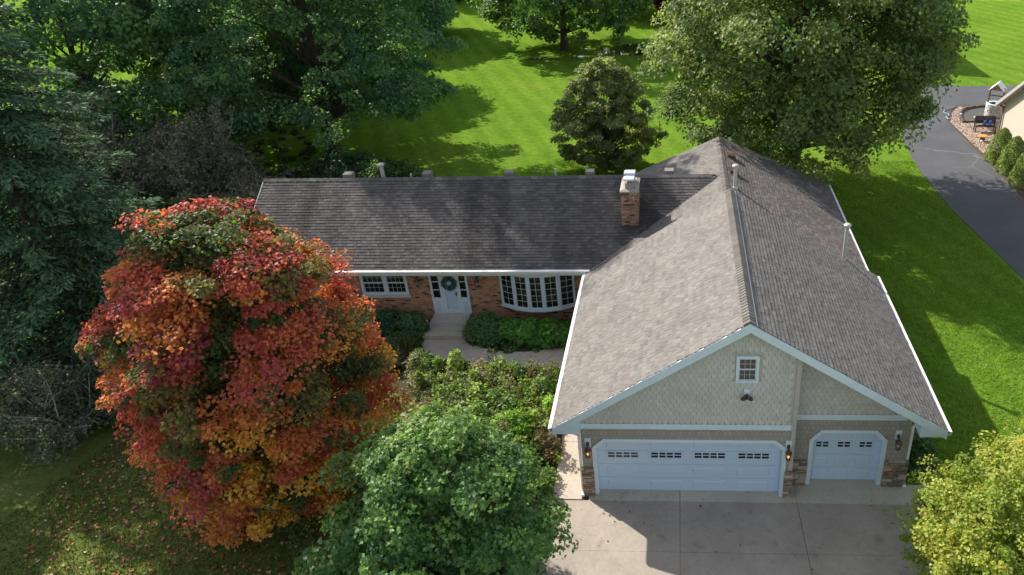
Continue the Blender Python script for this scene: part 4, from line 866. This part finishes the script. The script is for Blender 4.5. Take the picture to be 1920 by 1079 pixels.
# grass-like clump
def blades(name, label, base, n, h, spread, pal, seed, cat='plant'):
    r_ = np.random.default_rng(seed); o = thing(name, label, cat, loc=(base[0], base[1], 0)); a = r_.uniform(0, 6.28, n); q = r_.uniform(0, 1, n)
    P = np.stack([np.cos(a)*q*spread*.3, np.sin(a)*q*spread*.3, np.zeros(n)], 1); D = np.stack([np.cos(a)*q*spread, np.sin(a)*q*spread, np.full(n, h)], 1)
    C = np.array(pal)[r_.integers(0, len(pal), n)]*np.exp(r_.normal(0, .2, (n, 1))); N = np.stack([np.sin(a), -np.cos(a), np.zeros(n)], 1)+r_.normal(0, .5, (n, 3))
    link('blade_tuft', np_mesh('blade_tuft', *leaves(P, N, D, h*r_.uniform(.6, 1.15, n), C, 'blade'), 'leaf'), None, o); return o
blades('iris_clump', 'upright sword-leaved clump in the garden bed near the garage walk', (-2.45, 1.5), 160, .85, .55, [(.06, .12, .03), (.09, .15, .03)], 81)
blades('grass_clump', 'pale arching grass clump left of the concrete landing', (-8.35, 7.2), 110, .9, .7, [(.16, .17, .06), (.22, .2, .08), (.08, .1, .03)], 82)
# the overgrown bed itself
bed = np.array([(-8.2, 6.9), (-7.6, 5.2), (-6.9, 4.4), (-6.3, 3), (-5.6, .5), (-4.9, -3.5), (-4.2, -8), (-1.5, -8), (-1.5, 5.9), (-3, 6.25), (-6, 6.5)])
def inside(P, poly):
    x, y = P[:, 0], P[:, 1]; r_ = np.zeros(len(P), bool); j = len(poly)-1
    for i in range(len(poly)):
        a, b_ = poly[i], poly[j]; c = ((a[1] > y) != (b_[1] > y)) & (x < (b_[0]-a[0])*(y-a[1])/(b_[1]-a[1]+1e-12)+a[0]); r_ ^= c; j = i
    return r_
def ground_cover(name, label, poly, n, hmax, size, pal, seed, kinds=('quad',), scale=1.1, mat_='leaf', tufts=0):
    r_ = np.random.default_rng(seed); lo, hi = poly.min(0), poly.max(0); m_ = n//40; c = r_.uniform(lo, hi, (m_*6, 2)); c = c[inside(c, poly)][:m_]; m_ = len(c)
    c3 = np.concatenate([c, np.zeros((m_, 1))], 1); hh = hmax*np.clip(.45+.42*vnoise(c3, scale, seed)+r_.normal(0, .18, m_), .12, 1.15); k = np.clip((vnoise(c3, scale*.8, seed+1)*.5+.5+r_.normal(0, .3, m_)), 0, .999)
    col = np.array(pal)[(k*len(pal)).astype(int)]; parts = []
    for _ in range(tufts):                                   # separate bushy plants standing in it
        p0 = r_.uniform(lo, hi, 2)
        if not inside(p0[None], poly)[0]: continue
        rr, h_, q = r_.uniform(.2, .5), hmax*r_.uniform(.45, 1.3), 230; u = sph(r_, q); u[:, 2] = np.abs(u[:, 2])
        P = u*np.array((rr, rr, h_))*r_.uniform(.5, 1, (q, 1))**.4+np.array((p0[0], p0[1], .03)); kd = ('quad', 'spray', 'maple')[r_.integers(3)]
        C = np.array(pal)[r_.integers(len(pal))]*1.8*np.exp(r_.normal(0, .18)+r_.normal(0, .22, (q, 1)))
        parts.append(leaves(P, u*.7+np.array((0, 0, .5))+r_.normal(0, .5, (q, 3)), u+r_.normal(0, .5, (q, 3))+np.array((0, 0, .2)), size*r_.uniform(.9, 1.7)*r_.uniform(.6, 1.3, q), C, kd))
    for kk, kind in enumerate(kinds):
        sel = np.arange(m_) % len(kinds) == kk; i = np.repeat(np.where(sel)[0], n//m_); q = len(i); u = sph(r_, q)
        P = np.concatenate([c[i], (hh[i]*r_.uniform(.1, 1, q)**.7)[:, None]], 1)+u*np.array((.17, .17, .06)); P[:, 2] = np.maximum(P[:, 2], .03)
        C = col[i]*2.1*np.exp(r_.normal(0, .3, (q, 1)))
        parts.append(leaves(P, u*.6+np.array((0, 0, .8))+r_.normal(0, .4, (q, 3)), u+r_.normal(0, .5, (q, 3))+np.array((0, 0, .3 if kind == 'spray' else 0)), size*r_.uniform(.6, 1.4, q), C, kind))
    return tag(link(name, np_mesh(name, *merge(parts), mat_)), label, kind='stuff')
ground_cover('perennial_planting', 'overgrown mixed perennials filling the bed left of the garage', bed, 40000, .72, .085, [(.10, .065, .03), (.13, .2, .035), (.06, .11, .025), (.10, .15, .035), (.13, .17, .05), (.05, .085, .025), (.12, .11, .06), (.09, .085, .05), (.08, .14, .03), (.14, .19, .05)], 91, ('quad', 'spray', 'quad'), tufts=230)
ground_cover('wall_planting', 'low green ground cover under the bow window', np.array([(-6, 7.95), (-4.9, 7.5), (-3.6, 7.45), (-2.2, 7.75), (-.6, 7.8), (-.6, 9.3), (-6, 9.3)]), 9000, .4, .09, [(.03, .07, .02), (.045, .09, .025), (.06, .10, .03)], 92)
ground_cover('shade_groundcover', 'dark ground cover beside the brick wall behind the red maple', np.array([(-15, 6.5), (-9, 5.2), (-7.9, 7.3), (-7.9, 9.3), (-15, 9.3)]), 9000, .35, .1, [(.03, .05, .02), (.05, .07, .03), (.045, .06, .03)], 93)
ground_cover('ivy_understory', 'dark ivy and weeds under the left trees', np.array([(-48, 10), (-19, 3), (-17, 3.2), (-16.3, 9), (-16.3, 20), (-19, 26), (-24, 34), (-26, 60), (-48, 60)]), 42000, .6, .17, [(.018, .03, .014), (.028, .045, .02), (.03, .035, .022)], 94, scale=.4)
# roses, small pink and orange blooms above the bed
for i, (x, y, z, lab, c) in enumerate(((-5.1, 5.5, .72, 'single orange-pink rose bloom at the top of the garden bed', (.62, .2, .13)), (-4.75, 5.1, .66, 'coral rose bloom lower right of the orange-pink one', (.6, .17, .12)), (-5.0, 6.1, .6, 'small pink bloom nearest the curved walk', (.6, .28, .24)))):
    o = thing('rose', lab, 'flower', loc=(x, y, 0)); mb = MB(); mb.col = c
    for k in range(9):
        a = k*2.4; r1 = .022+.006*k
        mb.add([(0, 0, z), (r1*math.cos(a-.5), r1*math.sin(a-.5), z+.02+.004*(9-k)), (r1*1.5*math.cos(a), r1*1.5*math.sin(a), z+.03), (r1*math.cos(a+.5), r1*math.sin(a+.5), z+.02+.004*(9-k))], [(0, 1, 2, 3)])
    mb.build('petals', 'litter', o); MB().tube([(0, 0, 0), (.03, 0, z*.5), (0, 0, z)], .008, 4).build('stem', 'bark', o)
# fallen leaves under the maple
r_ = np.random.default_rng(95); n = 4200; a = r_.uniform(0, 6.28, n); q = r_.uniform(0, 1, n)**.6*6.6
P = np.stack([-10.6+np.cos(a)*q, 0.2+np.sin(a)*q*.95, np.full(n, .03)+r_.uniform(0, .03, n)], 1)
pal = np.array([(.35, .14, .08), (.42, .22, .13), (.28, .08, .05), (.45, .30, .2), (.2, .1, .06)])
tag(link('fallen_leaves', np_mesh('fallen_leaves', *leaves(P, np.array((0, 0, 1.))+r_.normal(0, .35, (n, 3)), r_.normal(0, 1, (n, 3)), .10*r_.uniform(.6, 1.2, n), pal[r_.integers(0, 5, n)]*np.exp(r_.normal(0, .2, (n, 1))), 'maple'), 'litter')), 'fallen brown leaves on the lawn under the red maple', kind='stuff')
n = 120; P = np.stack([r_.uniform(-1.3, 9.5, n), -.3-r_.uniform(0, 1, n)**1.3*6, np.full(n, .04)], 1)
tag(link('driveway_litter', np_mesh('driveway_litter', *leaves(P, np.array((0, 0, 1.))+r_.normal(0, .25, (n, 3)), r_.normal(0, 1, (n, 3)), .06*r_.uniform(.4, 1.3, n), np.array([(.10, .07, .05), (.16, .10, .06), (.05, .04, .035), (.4, .36, .3)])[r_.integers(0, 4, n)], 'quad'), 'litter')), 'scattered dry leaf bits on the concrete driveway', kind='stuff')
# short grass blades on the nearer lawns
def lawn_blades(name, label, poly, n, h, seed, pal):
    r_ = np.random.default_rng(seed); poly = np.array(poly); lo, hi = poly.min(0), poly.max(0); p = r_.uniform(lo, hi, (int(n*2.2), 2)); p = p[inside(p, poly)][:n]; n = len(p)
    P = np.concatenate([p, np.full((n, 1), .0)], 1); a = r_.uniform(0, 6.28, n); D = np.stack([np.cos(a)*.6, np.sin(a)*.6, np.ones(n)], 1)
    C = np.array(pal)[r_.integers(0, len(pal), n)]*np.exp(.18*vnoise(P, .7, seed)[:, None]+r_.normal(0, .2, (n, 1)))
    N = np.stack([np.cos(a), np.sin(a), np.full(n, .4)], 1)+r_.normal(0, .4, (n, 3))
    T = leaves(P, N, D, h*r_.uniform(.6, 1.4, n), C, 'spray'); return tag(link(name, np_mesh(name, *T, 'leaf')), label, kind='stuff')
GP = [(.13, .235, .026), (.155, .26, .03), (.19, .275, .04)]
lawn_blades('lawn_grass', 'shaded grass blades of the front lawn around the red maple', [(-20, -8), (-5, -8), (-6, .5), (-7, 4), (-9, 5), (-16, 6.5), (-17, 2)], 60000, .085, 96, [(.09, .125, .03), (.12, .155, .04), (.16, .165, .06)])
lawn_blades('side_lawn_grass', 'grass blades of the side lawn between garage and asphalt drive', [(10.3, -4), (17.6, 4), (17.5, 13), (16.8, 20), (16.7, 28), (9.8, 28), (9.6, 9), (10.3, .3)], 60000, .075, 97, GP)
# ================================================================== NEIGHBOUR AND SMALL THINGS
N_ = thing('neighbour_house', 'tan sided neighbouring house cut off by the right edge', 'house', loc=(23.35, 32.2, 0), rz=math.atan2(-.989, .15)+math.pi/2)
# local frame: +x to the right (away from us), -y along the wall towards the camera; wall face looks to -x
pit = .82
def zr_(y): return 2.4+pit*(-y if -y < 5.2 else 10.4+y)
MB().prism([(0, 0), (0, 2.35), (-5.2, zr_(-5.2)-.1), (-10.4, 2.35), (-10.4, 0)], .05, .2, 'x').build('gable_wall', 'neighbour_siding', N_)
z = .15
while z < 6.6:
    yA = 0 if z+.12 < 2.37 else -(z+.12-2.37)/pit
    if yA < -5: break
    yB = -10.4-yA
    MB().add([(.018, yA, z), (.018, yB, z), (.05, yB, z), (.05, yA, z), (.038, yA, z+.13), (.038, yB, z+.13), (.05, yB, z+.13), (.05, yA, z+.13)], [(0, 3, 2, 1), (4, 5, 6, 7), (0, 1, 5, 4), (1, 2, 6, 5), (2, 3, 7, 6), (3, 0, 4, 7)]).build('siding_board', 'neighbour_siding', N_); z += .13
MB().box(.05, 9, -.05, .1, 0, 2.2).build('back_wall', 'neighbour_siding', N_)
NR = thing('roof', None, None); NR.parent = N_
MB().prism([(.55, 1.95), (.55, 2.12), (-5.2, zr_(-5.2)+.15), (-5.2, zr_(-5.2))], -.35, 9, 'x').build('roof_slope', 'brown_trim', NR)
MB().prism([(-10.95, 1.95), (-5.2, zr_(-5.2)), (-5.2, zr_(-5.2)+.15), (-10.95, 2.12)], -.35, 9, 'x').build('roof_slope', 'brown_trim', NR)
MB().prism([(.52, 1.86), (.52, 2.1), (-5.2, zr_(-5.2)+.13), (-5.2, zr_(-5.2)-.1)], -.385, -.351, 'x').build('rake_board', 'trim_tan', N_)
MB().prism([(.5, 1.9), (.5, 1.93), (-5.2, zr_(-5.2)-.04), (-5.2, zr_(-5.2)-.07)], -.35, .05, 'x').build('rake_soffit', 'trim_tan', N_)
MB().box(-.09, -.01, .0, .08, .1, 2.0).box(-.09, -.01, .08, .42, 1.92, 2.0).build('downspout', 'brown_trim', N_)
# wishing well
w_ = thing('wishing_well', 'white stone wishing well with small gabled roof on posts', 'well', loc=(24.45, 36.5, 0), rz=-.55)
base = MB().lathe([(.5, 0), (.5, .85), (.36, .85), (.36, .3)], 20).build('curb', 'mortar_cap', w_)
for row in range(5):
    for k in range(10):
        a = (k+(row % 2)*.5)*2*math.pi/10; mb = MB(); mb.col = tuple(np.array((.62, .58, .53))*random.uniform(.7, 1.15)); p = .03*random.random()
        pts = []
        for q in (a-.28, a, a+.28): pts += [(math.cos(q)*(.54+p), math.sin(q)*(.54+p))]
        inn = [(math.cos(q)*.49, math.sin(q)*.49) for q in (a+.28, a, a-.28)]
        mb.prism(pts+inn, .03+row*.17, .03+row*.17+.155, 'z').build('stone', 'stone', base)
MB().lathe([(.56, .86), (.58, .88), (.58, .94), (.38, .94), (.38, .86)], 20).build('rim', 'white_paint', w_)
for s in (-1, 1): MB().box(s*.45-.05, s*.45+.05, -.05, .05, .86, 2.0).build('post', 'wood_tan', w_)
for s in (-1, 1): MB().prism([(s*.5, 1.86), (s*.5, 1.9), (0, 2.4), (0, 2.35)][::s], -.5, .5, 'y').build('roof_board', 'white_gutter', w_)
for s in (-1, 1): MB().prism([(-.4, 1.93), (.4, 1.93), (0, 2.31)], s*.48-.03, s*.48+.03, 'y').build('gable_board', 'wood_tan', w_)
MB().tube([(-.45, 0, 1.45), (.55, 0, 1.45)], .035, 8).build('windlass', 'wood_dark', w_)
# bench
b_ = thing('garden_bench', 'dark slatted garden bench seen from behind on the mulch bed', 'bench', loc=(22.75, 33.3, 0), rz=math.pi-.12)
for k in range(4): MB().box(-.65, .65, .02+.11*k, .11+.11*k, .42, .45).build('seat_slat', 'wood_dark', b_)
for k in range(6): MB().box(-.65, .65, -.06-.012*k, -.035-.012*k, .52+.085*k, .595+.085*k).build('back_slat', 'wood_dark', b_)
for s in (-.62, .62):
    for y in (.0, .42): MB().box(s-.03, s+.03, y-.03, y+.03, 0, .42 if y else 1.03).build('leg', 'dark_metal', b_)
    MB().box(s-.03, s+.03, -.02, .46, .62, .66).build('armrest', 'dark_metal', b_)
for i, (x, y, lab) in enumerate(((22.65, 33.05, 'small blue glazed pot on the bench seat, left one'), (22.98, 33.02, 'small blue glazed pot on the bench seat, right one'))):
    o = thing('blue_pot', lab, 'pot', 'blue pots on the bench', loc=(x, y, .45)); MB().lathe([(.05, 0), (.09, .08), (.1, .2), (.08, .28), (.1, .34), (.085, .35)], 12).build('pot_body', 'blue_glaze', o); MB().lathe([(.084, .33), (.03, .335)], 12).build('pot_soil', 'mulch', o)
# round planter edging made of blocks, dark gravel inside
ring = [(22.0, 35.15), (22.12, 36.2), (22.5, 37.3), (23.1, 38.1), (24.1, 38.55), (25.2, 38.65)]
ed = thing('bed_edging', 'curved row of edging blocks round the dark gravel patch', 'edging', loc=(0, 0, 0)); P = [Vector((*p, 0)) for p in ring]; blocks = []
for a, c in zip(P, P[1:]):
    n = max(2, int((c-a).length/.21))
    for k in range(n): blocks.append((a.lerp(c, (k+.5)/n), math.atan2(c.y-a.y, c.x-a.x)))
for k in range(9): blocks.append((Vector((22.0+.2*k, 35.1-.012*k, 0)), 0))
em = []
for c in ((.17, .12, .10), (.21, .15, .12), (.14, .11, .10)):
    mb = MB(); mb.col = c; mb.box(-.095, .095, -.07, .07, 0, .2); em.append(mb.mesh('edging_block', 'stone'))
for p, a in blocks:
    o = link('edging_block', random.choice(em), None, ed); o.location = p; o.rotation_euler.z = a; o.scale.z = random.uniform(.85, 1.15)
tag(sheet('gravel_patch', [(22.05, 35.2), (22.18, 36.2), (22.55, 37.25), (23.15, 38.0), (24.1, 38.45), (25.2, 38.55), (25.4, 35.0)], .05, 'gravel'), 'dark gravel patch inside the edging blocks', kind='structure')
# river stones over the mulch
r_ = np.random.default_rng(99); poly = np.array([(21.2, 35.2), (21.3, 29), (22.9, 29), (23.2, 32), (23.2, 34.9), (21.95, 35.0), (22.05, 36.2), (22.45, 37.4), (23.1, 38.2), (23.0, 38.9), (22.0, 37.4)]); p = r_.uniform(poly.min(0), poly.max(0), (5200, 2)); p = p[inside(p, poly)]; n = len(p)
Oc = np.array([(1, 0, 0), (0, 1, 0), (-1, 0, 0), (0, -1, 0), (0, 0, .6), (.6, .6, .35), (-.6, .6, .35), (-.6, -.6, .35), (.6, -.6, .35)]); Of = np.array([(0, 5, 8), (1, 6, 5), (2, 7, 6), (3, 8, 7), (4, 8, 5), (4, 5, 6), (4, 6, 7), (4, 7, 8), (0, 1, 5), (1, 2, 6), (2, 3, 7), (3, 0, 8)])
sz = r_.uniform(.03, .085, n); an = r_.uniform(0, 6.28, n); ca, sa = np.cos(an), np.sin(an); X = Oc[None]*sz[:, None, None]*np.stack([r_.uniform(.8, 1.3, n), r_.uniform(.7, 1, n), np.ones(n)], 1)[:, None]
V = np.stack([X[..., 0]*ca[:, None]-X[..., 1]*sa[:, None]+p[:, 0:1], X[..., 0]*sa[:, None]+X[..., 1]*ca[:, None]+p[:, 1:2], X[..., 2]+.03], -1).reshape(-1, 3)
pc = np.array([(.42, .33, .27), (.30, .2, .15), (.5, .42, .36), (.22, .14, .11), (.36, .27, .2)])
tag(link('river_stones', np_mesh('river_stones', V, (Of[None]+9*np.arange(n)[:, None, None]).reshape(-1, 3), np.repeat(pc[r_.integers(0, 5, n)], 9, 0), 'stone')), 'brown and cream river stones spread over the mulch bed', kind='stuff')
# stump table, path lights, hose
o = thing('stump_table', 'round orange-topped stump standing on the river stones', 'stump', loc=(21.95, 31.2, 0)); MB().lathe([(.2, 0), (.15, .12), (.15, .3), (.19, .36)], 14).build('stump_base', 'wood_dark', o); MB().lathe([(.27, .36), (.28, .38), (.28, .42), (.26, .43)], 18).build('stump_top', 'amber_wood', o)
for x, y, lab in ((21.95, 35.6, 'path light standing at the corner of the edging blocks'), (21.45, 30.0, 'path light at the tip of the stone bed by the asphalt'), (22.65, 34.85, 'path light in front of the gravel patch behind the bench'), (21.55, 26.6, 'path light between the first and second dwarf conifer'), (21.5, 24.7, 'path light between the second and third dwarf conifer')):
    o = thing('path_light', lab, 'lamp', 'path lights in the mulch bed', loc=(x, y, 0)); MB().lathe([(.015, 0), (.015, .42)], 8).build('stake', 'dark_metal', o); MB().lathe([(.03, .40), (.035, .46), (.11, .47), (.10, .5), (.03, .55)], 12).build('lamp_cap', 'galv_cap', o)
pts = [(22.9, 38.75, .07), (22.2, 38.3, .06), (21.6, 37.9, .06), (21.35, 37.4, .05), (21.6, 37.0, .06), (21.5, 36.6, .06), (21.2, 36.3, .05), (21.25, 35.9, .06), (21.6, 35.75, .07)]
tag(MB().tube(pts, .03, 6).build('garden_hose', 'hose_teal'), 'pale teal garden hose looping at the edge of the asphalt', 'hose')
# dwarf conifers
for x, y, h, lab, sd in ((21.75, 27.7, 1.95, 'dwarf conifer nearest the river stones', 101), (21.8, 25.9, 2.05, 'middle one of the three dwarf conifers by the tan wall', 102), (21.8, 23.9, 2.1, 'dwarf conifer cut by the right edge, lowest of the three', 103)):
    r_ = np.random.default_rng(sd); o = thing('dwarf_conifer', lab, 'conifer', 'dwarf conifers along the tan wall', loc=(x, y, 0)); n = 7000; t = r_.uniform(0, 1, n)**1.1; a = r_.uniform(0, 6.28, n); rr = .86*(1-t**1.7)**.62*(.92+.1*np.sin(a*5+t*9))*r_.uniform(.85, 1.04, n)
    P = np.stack([np.cos(a)*rr, np.sin(a)*rr, .08+t*h], 1); O = np.stack([np.cos(a), np.sin(a), np.full(n, .5)], 1)
    C = np.array((.2, .27, .07))*np.exp(r_.normal(0, .25, (n, 1))); link('foliage', np_mesh('foliage', *leaves(P, O+r_.normal(0, .5, (n, 3)), O*.6+np.array((0, 0, .6))+r_.normal(0, .4, (n, 3)), .11, C, 'spray'), 'needle'), None, o)
    MB().tube([(0, 0, -.05), (0, 0, h*.9)], [.06, .02], 6).build('trunk', 'bark', o)
# shed hidden behind the large right tree (its roof throws the straight shadow on the far lawn)
sh = thing('garden_shed', 'gabled outbuilding mostly hidden behind the large right tree', 'shed', loc=(21.4, 58, 0))
MB().prism([(-3, 0), (3, 0), (3, 2.7), (0, 5.9), (-3, 2.7)], -5.6, 6, 'y').build('shed_wall', 'neighbour_siding', sh)
for q in (-1, 1): MB().prism([(q*3.3, 2.45), (q*3.3, 2.6), (0, 6.1), (0, 5.95)][::q], -6, 6.4, 'y').build('roof_slope', 'brown_trim', sh)
# wreath on the door
wr = thing('door_wreath', 'blue-green wreath hanging on the white front door', 'wreath', loc=(-6.86, 9.37, 2.03)); r_ = np.random.default_rng(7); n = 900; a = r_.uniform(0, 6.28, n)
P = np.stack([np.cos(a)*(.21+r_.normal(0, .05, n)), r_.normal(0, .03, n), np.sin(a)*(.21+r_.normal(0, .05, n))], 1)
C = np.array([(.08, .18, .12), (.14, .26, .26), (.22, .34, .42), (.06, .12, .07)])[r_.integers(0, 4, n)]
link('wreath_leaves', np_mesh('wreath_leaves', *leaves(P, np.array((0, -1., 0))+r_.normal(0, .5, (n, 3)), np.stack([np.cos(a+.8), np.zeros(n), np.sin(a+.8)], 1)+r_.normal(0, .4, (n, 3)), .075, C, 'quad'), 'leaf'), None, wr)
mb = MB(); mb.tube([(.21*math.cos(k*.3927), 0, .21*math.sin(k*.3927)) for k in range(17)], .018, 6, False); mb.build('wreath_ring', 'bark', wr)
# small stone ornament beside the landing
o = thing('stone_ornament', 'pale rounded stone ornament at the left edge of the landing', 'ornament', loc=(-7.95, 9.0, 0)); MB().lathe([(.10, 0), (.16, .08), (.17, .18), (.11, .3), (.05, .36)], 12).build('ornament_body', 'limestone', o); MB().tube([(.02, 0, .34), (.05, -.02, .5), (.0, -.1, .55)], [.05, .035, .03], 8).build('ornament_neck', 'limestone', o)
